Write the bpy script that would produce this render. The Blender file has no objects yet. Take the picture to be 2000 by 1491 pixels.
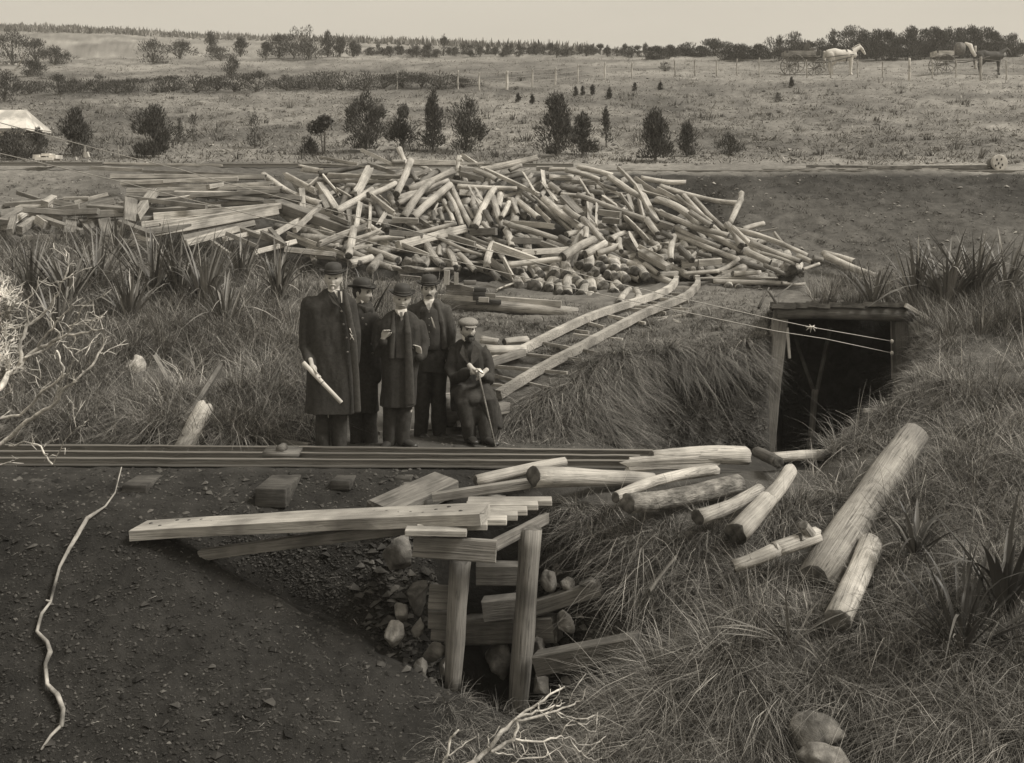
import bpy, math, random
import numpy as np
from mathutils import Vector, Matrix, Quaternion
from mathutils.bvhtree import BVHTree
random.seed(7); rng = np.random.default_rng(7)
sc = bpy.context.scene
COL = sc.collection

# ------------------------------------------------------------ camera, sky, sun
W0, H0 = 2000.0, 1491.0
FP, HY, CZ = 2144.0, 370.0, 2.5       # focal length in photo pixels, eye-level row, eye height above the rails
cam = bpy.data.cameras.new('camera'); camo = bpy.data.objects.new('camera', cam); COL.objects.link(camo)
camo.location = (0, 0, CZ); camo.rotation_euler = (math.pi/2, 0, 0)
cam.sensor_fit = 'HORIZONTAL'; cam.sensor_width = 36.0; cam.lens = 36.0*FP/W0
cam.shift_y = -(H0/2-HY)/W0
cam.clip_start = 0.05; cam.clip_end = 3000
sc.camera = camo
SUN_EL, SUN_AZ = math.radians(50), math.radians(104)     # azimuth from +Y (view direction) towards +X
TINT = (1.0, .952, .868)
wd = bpy.data.worlds.new('World'); sc.world = wd; wd.use_nodes = True
nt = wd.node_tree; bg = nt.nodes['Background']
sky = nt.nodes.new('ShaderNodeTexSky'); sky.sky_type = 'NISHITA'; sky.sun_disc = False
sky.sun_elevation = SUN_EL; sky.sun_rotation = SUN_AZ
bw = nt.nodes.new('ShaderNodeRGBToBW'); nt.links.new(sky.outputs[0], bw.inputs[0])
mx = nt.nodes.new('ShaderNodeMix'); mx.data_type = 'RGBA'; mx.inputs[0].default_value = .82
nt.links.new(bw.outputs[0], mx.inputs[6]); mx.inputs[7].default_value = (3.42, 3.42, 3.42, 1)
# very faint uneven cloud
tcw = nt.nodes.new('ShaderNodeTexCoord'); nzw = nt.nodes.new('ShaderNodeTexNoise'); nzw.inputs['Scale'].default_value = 2.2; nzw.inputs['Detail'].default_value = 5
mpw = nt.nodes.new('ShaderNodeMapping'); mpw.inputs['Scale'].default_value = (1, 1, 4); nt.links.new(tcw.outputs['Generated'], mpw.inputs[0]); nt.links.new(mpw.outputs[0], nzw.inputs['Vector'])
mrw = nt.nodes.new('ShaderNodeMapRange'); mrw.inputs[1].default_value = .3; mrw.inputs[2].default_value = .7; mrw.inputs[3].default_value = .93; mrw.inputs[4].default_value = 1.05; nt.links.new(nzw.outputs[0], mrw.inputs[0])
vw = nt.nodes.new('ShaderNodeVectorMath'); vw.operation = 'SCALE'; nt.links.new(mx.outputs[2], vw.inputs[0]); nt.links.new(mrw.outputs[0], vw.inputs['Scale'])
ml = nt.nodes.new('ShaderNodeMix'); ml.data_type = 'RGBA'; ml.blend_type = 'MULTIPLY'; ml.inputs[0].default_value = 1
nt.links.new(vw.outputs[0], ml.inputs[6]); ml.inputs[7].default_value = (1.0, .925, .79, 1)
nt.links.new(ml.outputs[2], bg.inputs[0]); bg.inputs[1].default_value = .1
sl = bpy.data.lights.new('sun', 'SUN'); so = bpy.data.objects.new('sun', sl); COL.objects.link(so)
sl.energy = 2.1; sl.angle = math.radians(20); sl.color = (1, .955, .88)
sd = Vector((math.sin(SUN_AZ)*math.cos(SUN_EL), math.cos(SUN_AZ)*math.cos(SUN_EL), math.sin(SUN_EL)))
so.rotation_euler = (-sd).to_track_quat('-Z', 'Y').to_euler(); so.location = sd*60
sc.view_settings.view_transform = 'Standard'; sc.view_settings.look = 'None'
sc.view_settings.exposure = 0.95; sc.view_settings.gamma = 1.0

# ------------------------------------------------------------ helpers
def P(px, py, Y): return Vector(((px-1000)*Y/FP, Y, CZ-(py-HY)*Y/FP))
def tag(o, label=None, cat=None, group=None, kind=None):
    if label: o['label'] = label
    if cat: o['category'] = cat
    if group: o['group'] = group
    if kind: o['kind'] = kind
    return o
def empty(name, loc, label, cat, group=None):
    o = bpy.data.objects.new(name, None); COL.objects.link(o); o.location = loc
    o.empty_display_size = .1
    return tag(o, label, cat, group)
def wloc(o):
    """base of a thing or part that is not rotated"""
    v = Vector(o.location)
    while o.parent: o = o.parent; v = v+o.location
    return v
def mesh_np(name, V, F, mats=(), parent=None, smooth=True, tone=None, midx=None, loc=None):
    """V (n,3), F list of arrays (m,k)"""
    V = np.asarray(V, dtype=np.float32)
    if parent is not None and loc is None: V = V-np.array(wloc(parent), dtype=np.float32)
    if isinstance(F, np.ndarray): F = [F]
    me = bpy.data.meshes.new(name)
    me.vertices.add(len(V)); me.vertices.foreach_set('co', V.ravel())
    nl = sum(f.size for f in F); npol = sum(len(f) for f in F)
    me.loops.add(nl); me.loops.foreach_set('vertex_index', np.concatenate([f.ravel() for f in F]).astype(np.int32))
    me.polygons.add(npol)
    tot = np.concatenate([np.full(len(f), f.shape[1]) for f in F]).astype(np.int32)
    st = np.concatenate([[0], np.cumsum(tot)[:-1]]).astype(np.int32)
    me.polygons.foreach_set('loop_start', st); me.polygons.foreach_set('loop_total', tot)
    for m in mats: me.materials.append(m)
    if midx is not None: me.polygons.foreach_set('material_index', np.asarray(midx, dtype=np.int32))
    me.update(calc_edges=True)
    me.polygons.foreach_set('use_smooth', np.full(npol, smooth))
    if tone is not None:
        a = me.attributes.new('tone', 'FLOAT', 'POINT'); a.data.foreach_set('value', np.asarray(tone, dtype=np.float32))
    o = bpy.data.objects.new(name, me); COL.objects.link(o)
    if loc is not None: o.location = loc
    if parent: o.parent = parent
    return o
def hsh(ix, iy, iz):
    h = (ix*374761393 + iy*668265263 + iz*1274126177) & 0xffffffff
    h = ((h ^ (h >> 13))*1274126177) & 0xffffffff
    return ((h ^ (h >> 16)) & 0xffff)/65535.0
def vnoise(p):
    p = np.asarray(p, dtype=np.float64); i = np.floor(p).astype(np.int64); f = p-i; f = f*f*(3-2*f)
    r = 0
    for dx in (0, 1):
        for dy in (0, 1):
            for dz in (0, 1):
                w = (f[:, 0] if dx else 1-f[:, 0])*(f[:, 1] if dy else 1-f[:, 1])*(f[:, 2] if dz else 1-f[:, 2])
                r = r+w*hsh(i[:, 0]+dx, i[:, 1]+dy, i[:, 2]+dz)
    return r*2-1
def fbm(p, o=3):
    p = np.asarray(p, dtype=np.float64); r = 0; a = 1
    for k in range(o): r = r+a*vnoise(p*(2.03**k)+k*17.3); a *= .5
    return r

# ------------------------------------------------------------ materials
def col(v): return (v*TINT[0], v*TINT[1], v*TINT[2], 1)
MATS = {}
def cracks(m, stretch, lo=.40, depth=.42):
    """fine dark drying cracks and silvery streaks along the grain"""
    n = m.node_tree.nodes; L = m.node_tree.links; b = n['Principled BSDF']; src = b.inputs['Base Color'].links[0].from_socket
    tc = n.new('ShaderNodeTexCoord'); mp = n.new('ShaderNodeMapping'); mp.inputs['Scale'].default_value = stretch; L.new(tc.outputs['Object'], mp.inputs[0])
    nz = n.new('ShaderNodeTexNoise'); nz.inputs['Scale'].default_value = 1; nz.inputs['Detail'].default_value = 5; nz.inputs['Roughness'].default_value = .7; nz.inputs['Distortion'].default_value = .6; L.new(mp.outputs[0], nz.inputs['Vector'])
    mr = n.new('ShaderNodeMapRange'); mr.inputs[1].default_value = lo-.05; mr.inputs[2].default_value = lo+.05; mr.inputs[3].default_value = depth; mr.inputs[4].default_value = 1.08; L.new(nz.outputs[0], mr.inputs[0])
    vm = n.new('ShaderNodeVectorMath'); vm.operation = 'SCALE'; L.new(src, vm.inputs[0]); L.new(mr.outputs[0], vm.inputs['Scale']); L.new(vm.outputs[0], b.inputs['Base Color'])
    return m
def mat(name, v, rough=.85, con=.3, scale=8, stretch=(1, 1, 1), bump=.3, tone=False, rnd=0, detail=6, spec=.2, spots=0, metal=0, bdist=.02):
    if name in MATS: return MATS[name]
    m = bpy.data.materials.new(name); m.use_nodes = True; n = m.node_tree.nodes; L = m.node_tree.links
    b = n['Principled BSDF']; b.inputs['Roughness'].default_value = rough
    b.inputs['Specular IOR Level'].default_value = spec; b.inputs['Metallic'].default_value = metal
    tc = n.new('ShaderNodeTexCoord'); mp = n.new('ShaderNodeMapping'); L.new(tc.outputs['Object'], mp.inputs[0])
    mp.inputs['Scale'].default_value = stretch
    if rnd:
        oi = n.new('ShaderNodeObjectInfo'); vm = n.new('ShaderNodeVectorMath'); vm.operation = 'MULTIPLY_ADD'
        L.new(mp.outputs[0], vm.inputs[0]); vm.inputs[1].default_value = (1, 1, 1)
        cb = n.new('ShaderNodeMath'); cb.operation = 'MULTIPLY'; cb.inputs[1].default_value = 50
        L.new(oi.outputs['Random'], cb.inputs[0]); L.new(cb.outputs[0], vm.inputs[2]); src = vm.outputs[0]
    else: src = mp.outputs[0]
    nz = n.new('ShaderNodeTexNoise'); nz.inputs['Scale'].default_value = scale; nz.inputs['Detail'].default_value = detail
    nz.inputs['Roughness'].default_value = .65; nz.inputs['Distortion'].default_value = .4
    L.new(src, nz.inputs['Vector'])
    mr = n.new('ShaderNodeMapRange'); mr.inputs[1].default_value = .3; mr.inputs[2].default_value = .7
    mr.inputs[3].default_value = 1-con; mr.inputs[4].default_value = 1+con
    L.new(nz.outputs[0], mr.inputs[0]); fac = mr.outputs[0]
    def mul(a, b_):
        q = n.new('ShaderNodeMath'); q.operation = 'MULTIPLY'
        L.new(a, q.inputs[0])
        if isinstance(b_, float): q.inputs[1].default_value = b_
        else: L.new(b_, q.inputs[1])
        return q.outputs[0]
    if spots:
        n2 = n.new('ShaderNodeTexNoise'); n2.inputs['Scale'].default_value = spots; n2.inputs['Detail'].default_value = 3
        L.new(tc.outputs['Object'], n2.inputs['Vector'])
        m2 = n.new('ShaderNodeMapRange'); m2.inputs[1].default_value = .38; m2.inputs[2].default_value = .6
        m2.inputs[3].default_value = .62; m2.inputs[4].default_value = 1.12
        L.new(n2.outputs[0], m2.inputs[0]); fac = mul(fac, m2.outputs[0])
    if rnd:
        m3 = n.new('ShaderNodeMapRange'); m3.inputs[3].default_value = 1-rnd; m3.inputs[4].default_value = 1+rnd*.6
        L.new(oi.outputs['Random'], m3.inputs[0]); fac = mul(fac, m3.outputs[0])
    if tone:
        at = n.new('ShaderNodeAttribute'); at.attribute_name = 'tone'; fac = mul(fac, at.outputs['Fac'])
        v_ = 1.0
    else: v_ = v
    c = n.new('ShaderNodeMix'); c.data_type = 'RGBA'; c.blend_type = 'MULTIPLY'; c.inputs[0].default_value = 1
    c.inputs[6].default_value = col(v_); cc = n.new('ShaderNodeCombineColor')
    for i in range(3): L.new(fac, cc.inputs[i])
    L.new(cc.outputs[0], c.inputs[7]); L.new(c.outputs[2], b.inputs['Base Color'])
    if bump:
        bp = n.new('ShaderNodeBump'); bp.inputs['Strength'].default_value = bump; bp.inputs['Distance'].default_value = bdist
        L.new(nz.outputs[0], bp.inputs['Height']); L.new(bp.outputs[0], b.inputs['Normal'])
    MATS[name] = m; return m
M_ground = mat('earth', 1, .95, .34, 5, bump=.8, tone=True, detail=12, bdist=.05)
M_blade = mat('dry_grass_blades', 1, .75, .12, 3, bump=0, tone=True, detail=2, spec=.25)
M_leaf = mat('scrub_foliage', 1, .8, .2, 2, bump=0, tone=True, detail=2)
M_wood = mat('weathered_log_wood', .42, .85, .34, 1.6, (1.2, 40, 40), .8, rnd=.34, spots=2.2); cracks(M_wood, (2.5, 60, 60), .40)
M_pale = mat('pale_peeled_wood', .41, .8, .28, 1.6, (1.2, 36, 36), .7, rnd=.18, spots=2.5); cracks(M_pale, (2, 55, 55), .37)
M_plank = mat('weathered_plank_wood', .42, .85, .3, 1.6, (1, 40, 40), .6, rnd=.4, spots=2); cracks(M_plank, (1.5, 60, 60), .42)
M_dark = mat('dark_weathered_wood', .17, .85, .38, 1.6, (2, 26, 26), .6, rnd=.3, spots=4)
M_mid = mat('grey_sawn_timber', .21, .8, .3, 1.6, (1.2, 44, 44), .6, rnd=.25, spots=2.5); cracks(M_mid, (2, 70, 70), .40)
M_bark = mat('rough_bark', .22, .95, .6, 3, (3, 9, 9), 1.0, rnd=.2, spots=9, bdist=.04)
M_end = mat('log_end_grain', .13, .9, .5, 6, (1, 1, 1), .5, rnd=.35, spots=14)
M_snake = mat('patchy_bleached_branch', .30, .8, .75, 5, (1, 1, 1), .5, spots=5)
M_twig = mat('bleached_dead_branch', .58, .8, .55, 16, (1, 1, 1), .6, spots=6)
M_rock = mat('grey_boulder_stone', .20, .95, .55, 5, bump=1.0, rnd=.25, spots=9, detail=12, bdist=.04)
M_steel = mat('worn_rail_steel', .2, .34, .3, 6, (.3, 10, 10), .2, metal=.6, spec=.5)
M_coat = mat('black_wool_cloth', .05, .92, .25, 30, bump=.25, spec=.12)
M_coat2 = mat('charcoal_wool_cloth', .07, .92, .3, 26, bump=.25, spec=.12)
M_trou = mat('dark_trouser_cloth', .052, .9, .3, 22, bump=.25, spec=.12)
M_skin = mat('skin', .47, .6, .08, 20, bump=.05, spec=.3)
M_white = mat('white_linen', .62, .8, .05, 20, bump=.05)
M_hat = mat('black_felt', .045, .7, .15, 30, bump=.1, spec=.3)
M_cap = mat('grey_tweed', .24, .9, .2, 60, bump=.3)
M_whair = mat('white_hair', .5, .8, .3, 60, (1, 1, .3), .4)
M_dhair = mat('dark_hair', .05, .7, .3, 60, (1, 1, .3), .4)
M_shoe = mat('black_leather', .04, .4, .2, 10, bump=.1, spec=.5)
M_eye = mat('dark_eye', .03, .2, 0, 10, bump=0, spec=.5)
M_paper = mat('rolled_paper', .6, .8, .08, 8, bump=.05)
M_brass = mat('watch_chain_metal', .6, .35, .1, 8, bump=0, metal=.6)
M_horse = mat('white_horse_coat', .58, .8, .15, 4, bump=.1)
M_dhorse = mat('dark_horse_coat', .06, .7, .2, 4, bump=.1)
M_leather = mat('harness_leather', .05, .6, .2, 10, bump=.1)
M_canvas = mat('white_canvas', .62, .85, .12, 3, bump=.3, spots=2)
M_wire = mat('galvanised_wire', .34, .5, .1, 10, bump=0, metal=.3)
M_chip = mat('loose_stone_chips', .075, .9, .5, 5, bump=0, tone=True)
M_sleeper = mat('dirty_sleeper_wood', .085, .95, .4, 1.6, (2, 24, 24), .7, rnd=.2, spots=6)
M_head = mat('polished_rail_head', .3, .35, .15, 8, (.3, 10, 10), .05, metal=.7, spec=.6)
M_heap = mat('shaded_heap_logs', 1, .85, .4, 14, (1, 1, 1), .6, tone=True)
# ------------------------------------------------------------ the terrain, one continuous sheet
# feature lines from the near bank to the far hill: {px: (row, depth, tone)}
KX = [-1500, 0, 280, 500, 700, 830, 960, 1060, 1150, 1300, 1450, 1500, 1528, 1600, 1650, 1700, 1752, 1782, 1850, 2000, 3500]
def line(d):
    xs = sorted(d); a = np.array([d[x] for x in xs], dtype=float)
    Z = CZ-(a[:, 0]-HY)*a[:, 1]/FP
    return xs, a[:, 1], Z, a[:, 2], a[:, 0]
SP, GR, GD, EB, HL = .028, .11, .07, .043, .145
FL = [
 line({0:(2100,5.2,SP), 1000:(2100,5.2,SP), 1300:(2000,5.2,.07), 2000:(1950,5.0,.09)}),
 line({0:(1491,7.4,SP), 500:(1491,7.4,SP), 1000:(1491,7.45,SP), 1200:(1491,7.2,.06), 1500:(1491,6.9,GD), 2000:(1491,6.4,GD)}),
 line({0:(1040,9.0,SP), 280:(1030,9.0,SP), 500:(1150,8.7,SP), 700:(1262,8.35,SP), 850:(1345,8.15,SP), 1000:(1402,8.1,SP), 1150:(1400,7.95,.06), 1300:(1330,7.7,GD), 1450:(1250,7.7,GD), 1600:(1200,7.8,GD), 2000:(1150,7.7,GD)}),
 line({0:(1030,9.05,SP), 280:(1022,9.08,SP), 500:(1140,8.95,SP), 700:(1235,8.75,SP), 800:(1300,8.72,SP), 850:(1345,9.0,.03), 1000:(1380,9.2,.03), 1060:(1380,9.0,.03), 1150:(1330,8.65,.06), 1300:(1240,8.35,GD), 1450:(1150,8.35,GD), 1600:(1100,8.4,GD), 2000:(1050,8.3,GR)}),
 line({0:(960,9.5,SP), 280:(1000,9.25,SP), 500:(1055,9.15,SP), 700:(1070,9.08,SP), 780:(1022,9.15,.06), 830:(1010,9.45,.03), 960:(985,9.6,.03), 1060:(985,9.5,.05), 1150:(980,9.3,.06), 1300:(1005,9.05,.08), 1450:(1040,8.95,GD), 1600:(1030,8.9,GD), 1750:(960,9.2,GR), 2000:(900,9.2,GR)}),
 line({0:(925,9.98,SP), 1150:(925,9.98,SP), 1300:(930,9.9,.07), 1450:(925,10.1,.08), 1590:(916,10.3,GR), 1650:(860,10.35,GR), 1700:(818,10.5,GR), 1752:(772,10.8,GR), 1800:(752,10.9,GR), 1850:(745,10.9,GR), 2000:(740,10.9,GR)}),
 line({0:(878,10.95,.06), 500:(878,10.95,.06), 700:(874,11.1,.08), 850:(862,11.5,.08), 1000:(866,11.5,.08), 1150:(878,11.25,.08), 1300:(900,11.4,.05), 1450:(915,11.9,.05), 1600:(935,12.2,.05), 1700:(940,12.2,.05), 1752:(900,11.8,.08), 1782:(735,11.3,GR), 2000:(700,11.6,GR)}),
 line({0:(868,11.2,GD), 500:(868,11.2,GD), 700:(862,11.7,.09), 850:(848,12.15,.09), 1000:(856,11.9,.09), 1150:(868,11.75,.07), 1300:(880,12.9,.06), 1450:(888,13.3,.06), 1500:(892,13.4,.05), 1528:(900,15.5,.03), 1752:(900,15.5,.03), 1782:(714,13.4,GR), 1835:(690,12.2,GR), 2000:(670,12.3,GR)}),
 line({0:(800,12.1,GR), 500:(790,12.1,GR), 700:(760,12.8,GR), 850:(760,13.2,GR), 1000:(770,12.6,GR), 1150:(712,13.0,GR), 1300:(682,13.4,GR), 1500:(662,13.8,GR), 1528:(892,16.3,.03), 1752:(892,16.3,.03), 1782:(645,13.95,GR), 1835:(638,13.0,GR), 2000:(625,13.2,GR)}),
 line({0:(600,15.2,GR), 500:(600,15.4,GR), 900:(622,15.6,.13), 1150:(620,15.6,.13), 1300:(610,15.9,.13), 1500:(600,16.0,.14), 1528:(602,16.6,.12), 1752:(598,16.6,.12), 1782:(600,14.6,GR), 2000:(590,14.6,GR)}),
 line({0:(480,20,GR), 300:(480,20,GR), 500:(505,19.5,GR), 700:(540,19.2,.13), 900:(550,19.4,.12), 1100:(575,18.9,.12), 1300:(552,19.8,.12), 1500:(560,19.6,.12), 1700:(548,19.5,.12), 2000:(535,19,.13)}),
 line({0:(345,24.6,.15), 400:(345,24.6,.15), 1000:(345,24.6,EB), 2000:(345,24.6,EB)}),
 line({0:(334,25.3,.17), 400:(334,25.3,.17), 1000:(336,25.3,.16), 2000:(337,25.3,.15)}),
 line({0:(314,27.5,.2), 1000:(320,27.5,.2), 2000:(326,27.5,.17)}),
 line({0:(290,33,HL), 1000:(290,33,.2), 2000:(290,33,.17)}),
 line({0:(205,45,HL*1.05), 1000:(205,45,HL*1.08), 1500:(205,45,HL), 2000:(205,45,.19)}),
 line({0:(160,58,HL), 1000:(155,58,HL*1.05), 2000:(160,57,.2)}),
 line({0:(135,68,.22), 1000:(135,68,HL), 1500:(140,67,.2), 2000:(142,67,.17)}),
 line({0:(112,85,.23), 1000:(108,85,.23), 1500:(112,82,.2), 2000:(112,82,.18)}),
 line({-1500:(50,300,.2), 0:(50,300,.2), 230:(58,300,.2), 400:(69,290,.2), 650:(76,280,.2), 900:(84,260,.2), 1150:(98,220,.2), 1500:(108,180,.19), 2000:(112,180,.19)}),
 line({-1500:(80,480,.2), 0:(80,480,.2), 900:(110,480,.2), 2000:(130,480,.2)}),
]
pxs = np.concatenate([np.arange(-1500, -60, 30), np.arange(-60, 2061, 5), np.arange(2080, 3501, 30)]).astype(float)
# sharp sides for the cutting and the culvert
pxs = np.unique(np.concatenate([pxs, [1514, 1516, 1527, 1529, 1763, 1767]]))
rowsY, rowsZ, rowsT, seg = [], [], [], []
vals = [(np.interp(pxs, l[0], l[1]), np.interp(pxs, l[0], l[2]), np.interp(pxs, l[0], l[3])) for l in FL]
for k in range(len(FL)-1):
    a, b = vals[k], vals[k+1]
    span = np.max(np.abs(np.interp(pxs, FL[k][0], FL[k][4])-np.interp(pxs, FL[k+1][0], FL[k+1][4])))
    n = int(np.clip(span/4.5, 8, 90))
    for i in range(n):
        t = i/n
        rowsY.append(a[0]*(1-t)+b[0]*t); rowsZ.append(a[1]*(1-t)+b[1]*t); rowsT.append(a[2]*(1-t)+b[2]*t); seg.append(k+t)
rowsY.append(vals[-1][0]); rowsZ.append(vals[-1][1]); rowsT.append(vals[-1][2]); seg.append(len(FL)-1)
GY = np.array(rowsY); GZ = np.array(rowsZ); GT = np.array(rowsT); SG = np.array(seg)[:, None]+0*GY
GX = (pxs[None, :]-1000)/FP*GY
nr, nc = GY.shape
pts = np.stack([GX.ravel(), GY.ravel(), GZ.ravel()], 1)
big = fbm(pts*[.9, .9, .9], 3).reshape(nr, nc); mid = fbm(pts*[3.2, 3.2, 3.2]+9, 3).reshape(nr, nc); fine = fbm(pts*[11, 11, 11]+3, 2).reshape(nr, nc)
amp = np.interp(SG, [0, 1, 4, 5, 7, 8, 9, 10, 11, 12, 13, 14, 16, 18, 19, 20], [.10, .07, .06, .015, .015, .10, .09, .06, .10, .05, .02, .16, .12, .10, .45, 1])
famp = np.interp(SG, [0, 4, 5, 7, 8, 12, 15, 20], [.022, .022, .01, .01, .035, .04, .02, .05])
GZ = GZ + amp*big*.7 + famp*mid*.8 + famp*.45*fine*np.interp(SG, [0, 12, 16], [1, 1, 0])
hill = fbm(pts*[.35, .35, .35]+31, 4).reshape(nr, nc)
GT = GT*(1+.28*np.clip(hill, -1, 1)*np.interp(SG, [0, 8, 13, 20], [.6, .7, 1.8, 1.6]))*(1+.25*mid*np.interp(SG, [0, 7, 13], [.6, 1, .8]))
idx0 = np.arange(nr*nc).reshape(nr, nc); V0 = np.stack([GX.ravel(), GY.ravel(), GZ.ravel()], 1)
F0 = np.stack([idx0[:-1, :-1].ravel(), idx0[:-1, 1:].ravel(), idx0[1:, 1:].ravel(), idx0[1:, :-1].ravel()], 1)
bvh0 = BVHTree.FromPolygons([tuple(v) for v in V0.tolist()], [tuple(f) for f in F0.tolist()])
# hollow carved under heap and planks for dark gaps; shade painted into its tone
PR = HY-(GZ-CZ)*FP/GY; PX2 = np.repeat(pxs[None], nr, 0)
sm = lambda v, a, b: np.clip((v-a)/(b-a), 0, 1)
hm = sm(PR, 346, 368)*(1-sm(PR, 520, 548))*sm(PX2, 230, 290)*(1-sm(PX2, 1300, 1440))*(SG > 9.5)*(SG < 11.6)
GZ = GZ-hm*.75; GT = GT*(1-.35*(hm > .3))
V = np.stack([GX.ravel(), GY.ravel(), GZ.ravel()], 1)
idx = np.arange(nr*nc).reshape(nr, nc)
F = np.stack([idx[:-1, :-1].ravel(), idx[:-1, 1:].ravel(), idx[1:, 1:].ravel(), idx[1:, :-1].ravel()], 1)
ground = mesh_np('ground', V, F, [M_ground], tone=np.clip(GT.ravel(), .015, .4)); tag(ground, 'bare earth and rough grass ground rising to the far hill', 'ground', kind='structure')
bvh = BVHTree.FromPolygons([tuple(v) for v in V.tolist()], [tuple(f) for f in F.tolist()])
def G(px, py, lift=0.0, full=False):
    d = Vector(((px-1000)/FP, 1, -(py-HY)/FP)); L = d.length
    r = bvh.ray_cast(Vector((0, 0, CZ)), d/L, 900)
    if r[0] is None: return (None, None) if full else P(px, py, 80)
    p = r[0].copy(); p.z += lift
    return (p, r[1]) if full else p
def zat(x, y):
    r = bvh.ray_cast(Vector((x, y, 60)), Vector((0, 0, -1)), 200)
    return r[0].z if r[0] is not None else 0.0
# the bank the photographer stands on
bx = np.linspace(-26, 26, 80); by = np.array([-14, -6, -1.5, 0, 1.2, 2.2, 3.2, 4.2, 5.4]); bz = np.array([1.6, 1.2, .95, .85, .5, -.1, -.8, -1.5, -2.15])
BX, BY = np.meshgrid(bx, by); BZ = np.repeat(bz[:, None], len(bx), 1)
bp = np.stack([BX.ravel(), BY.ravel(), BZ.ravel()], 1); bp[:, 2] += .08*fbm(bp*1.3, 3)
bi = np.arange(len(bp)).reshape(len(by), len(bx))
nb = mesh_np('near_bank_ground', bp, np.stack([bi[:-1, :-1].ravel(), bi[:-1, 1:].ravel(), bi[1:, 1:].ravel(), bi[1:, :-1].ravel()], 1), [M_ground], tone=np.full(len(bp), .08))
tag(nb, 'near earth bank below the viewpoint', 'ground', kind='structure')

# ------------------------------------------------------------ solids for logs, tubes, bodies
def align(o, p1, p2, roll=0, upv='Z'):
    d = (p2-p1); q = d.to_track_quat('X', upv)
    o.rotation_mode = 'QUATERNION'; o.rotation_quaternion = q @ Quaternion((1, 0, 0), roll); o.location = p1
def log_mesh(L, r1, r2, seed, kind='r', n=14, bend=0.0, hw=1.0):
    """local X axis from 0 to L; kind r round, s split slab, b sawn beam"""
    rr = np.random.default_rng(seed); m = max(5, int(L/max(r1, .03)/1.6)); m = min(m, 22)
    t = np.linspace(0, 1, m+1)
    if kind == 'r':
        th = np.linspace(0, 2*np.pi, n, endpoint=False); sec = np.stack([np.cos(th), np.sin(th)], 1)
        ov = 1-.08*rr.random(); sec[:, 1] *= ov
    elif kind == 's':
        n = 10; th = np.linspace(0, 2*np.pi, n, endpoint=False)
        sec = np.stack([np.cos(th), np.sin(th)], 1); f = .35+.3*rr.random()
        sec[:, 1] = np.where(sec[:, 1] < 0, sec[:, 1]*f*.5, sec[:, 1]*f*1.1); sec += rr.normal(0, .05, sec.shape)
    else:
        c = .12; s = [(1-c, -1), (1, -1+c), (1, 1-c), (1-c, 1), (-1+c, 1), (-1, 1-c), (-1, -1+c), (-1+c, -1)]
        sec = np.array(s)*[hw, 1]; n = 8
    w1 = rr.random()*6.28; V = []
    b1, b2 = rr.normal(0, bend, 2)
    for i, ti in enumerate(t):
        r = r1+(r2-r1)*ti
        bow = np.sin(np.pi*ti)*L
        x = np.full(n, ti*L); a = sec*r
        if kind != 'b':
            q = np.stack([x*3+seed, a[:, 0]/r*1.3, a[:, 1]/r*1.3], 1); d = 1+.13*fbm(q, 3); a = a*d[:, None]
            if i in (0, m): x = x+rr.normal(0, r*.10, n)
        if kind == 'b': a = a*(1+.05*fbm(np.stack([x*2.2+seed, a[:, 0]/r, a[:, 1]/r], 1), 2))[:, None]; x = x+(rr.normal(0, r*.05, n) if i in (0, m) else 0)
        if kind == 's': x = x+(rr.normal(0, r*.55, n) if i in (0, m) else 0)
        V.append(np.stack([x, a[:, 0]+b1*bow, a[:, 1]+b2*bow], 1))
    V = np.concatenate(V); F = []
    I = np.arange((m+1)*n).reshape(m+1, n); J = np.roll(I, -1, 1)
    F = np.stack([I[:-1].ravel(), J[:-1].ravel(), J[1:].ravel(), I[1:].ravel()], 1)
    # end discs with an inner ring
    caps = []
    for i, k in ((0, 1), (m, 0)):
        ring = V[I[i]]; c = ring.mean(0); base = len(V)
        V = np.concatenate([V, c+(ring-c)*.5, [c]])
        A = I[i]; B = base+np.arange(n); C = base+n
        q = np.stack([A, np.roll(A, -1), np.roll(B, -1), B], 1); tt = np.stack([B, np.roll(B, -1), np.full(n, C)], 1)
        if k: q = q[:, ::-1]; tt = tt[:, ::-1]
        caps.append((q, tt))
    Fq = np.concatenate([F, caps[0][0], caps[1][0]]); Ft = np.concatenate([caps[0][1], caps[1][1]])
    mi = [0]*len(F)+[1]*(2*n)+[1]*(2*n)
    return V, [Fq, Ft], mi
SEED = [100]
def add_log(name, p1, p2, d1, d2=None, kind='r', m=None, end=None, label=None, cat=None, group=None, parent=None, bend=None, roll=None, hw=1.0):
    SEED[0] += 1; s = SEED[0]; p1, p2 = Vector(p1), Vector(p2); L = (p2-p1).length
    d2 = d1 if d2 is None else d2
    if bend is None: bend = .02 if kind == 'r' else (.006 if kind == 's' else .002)
    V, F, mi = log_mesh(L, d1/2, d2/2, s, kind, bend=bend, hw=hw)
    o = mesh_np(name, V, F, [m or M_wood, end or (M_end if kind == 'r' else (m or M_wood))], smooth=(kind == 'r'), midx=mi)
    r = random.uniform(-.5, .5) if (roll is None and kind == 's') else (0 if roll is None else roll)
    if kind == 's' and roll is None: r += -1.1
    align(o, p1, p2, r)
    if parent: o.parent = parent; o.location = p1-wloc(parent)
    if label: tag(o, label, cat, group)
    return o
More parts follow.
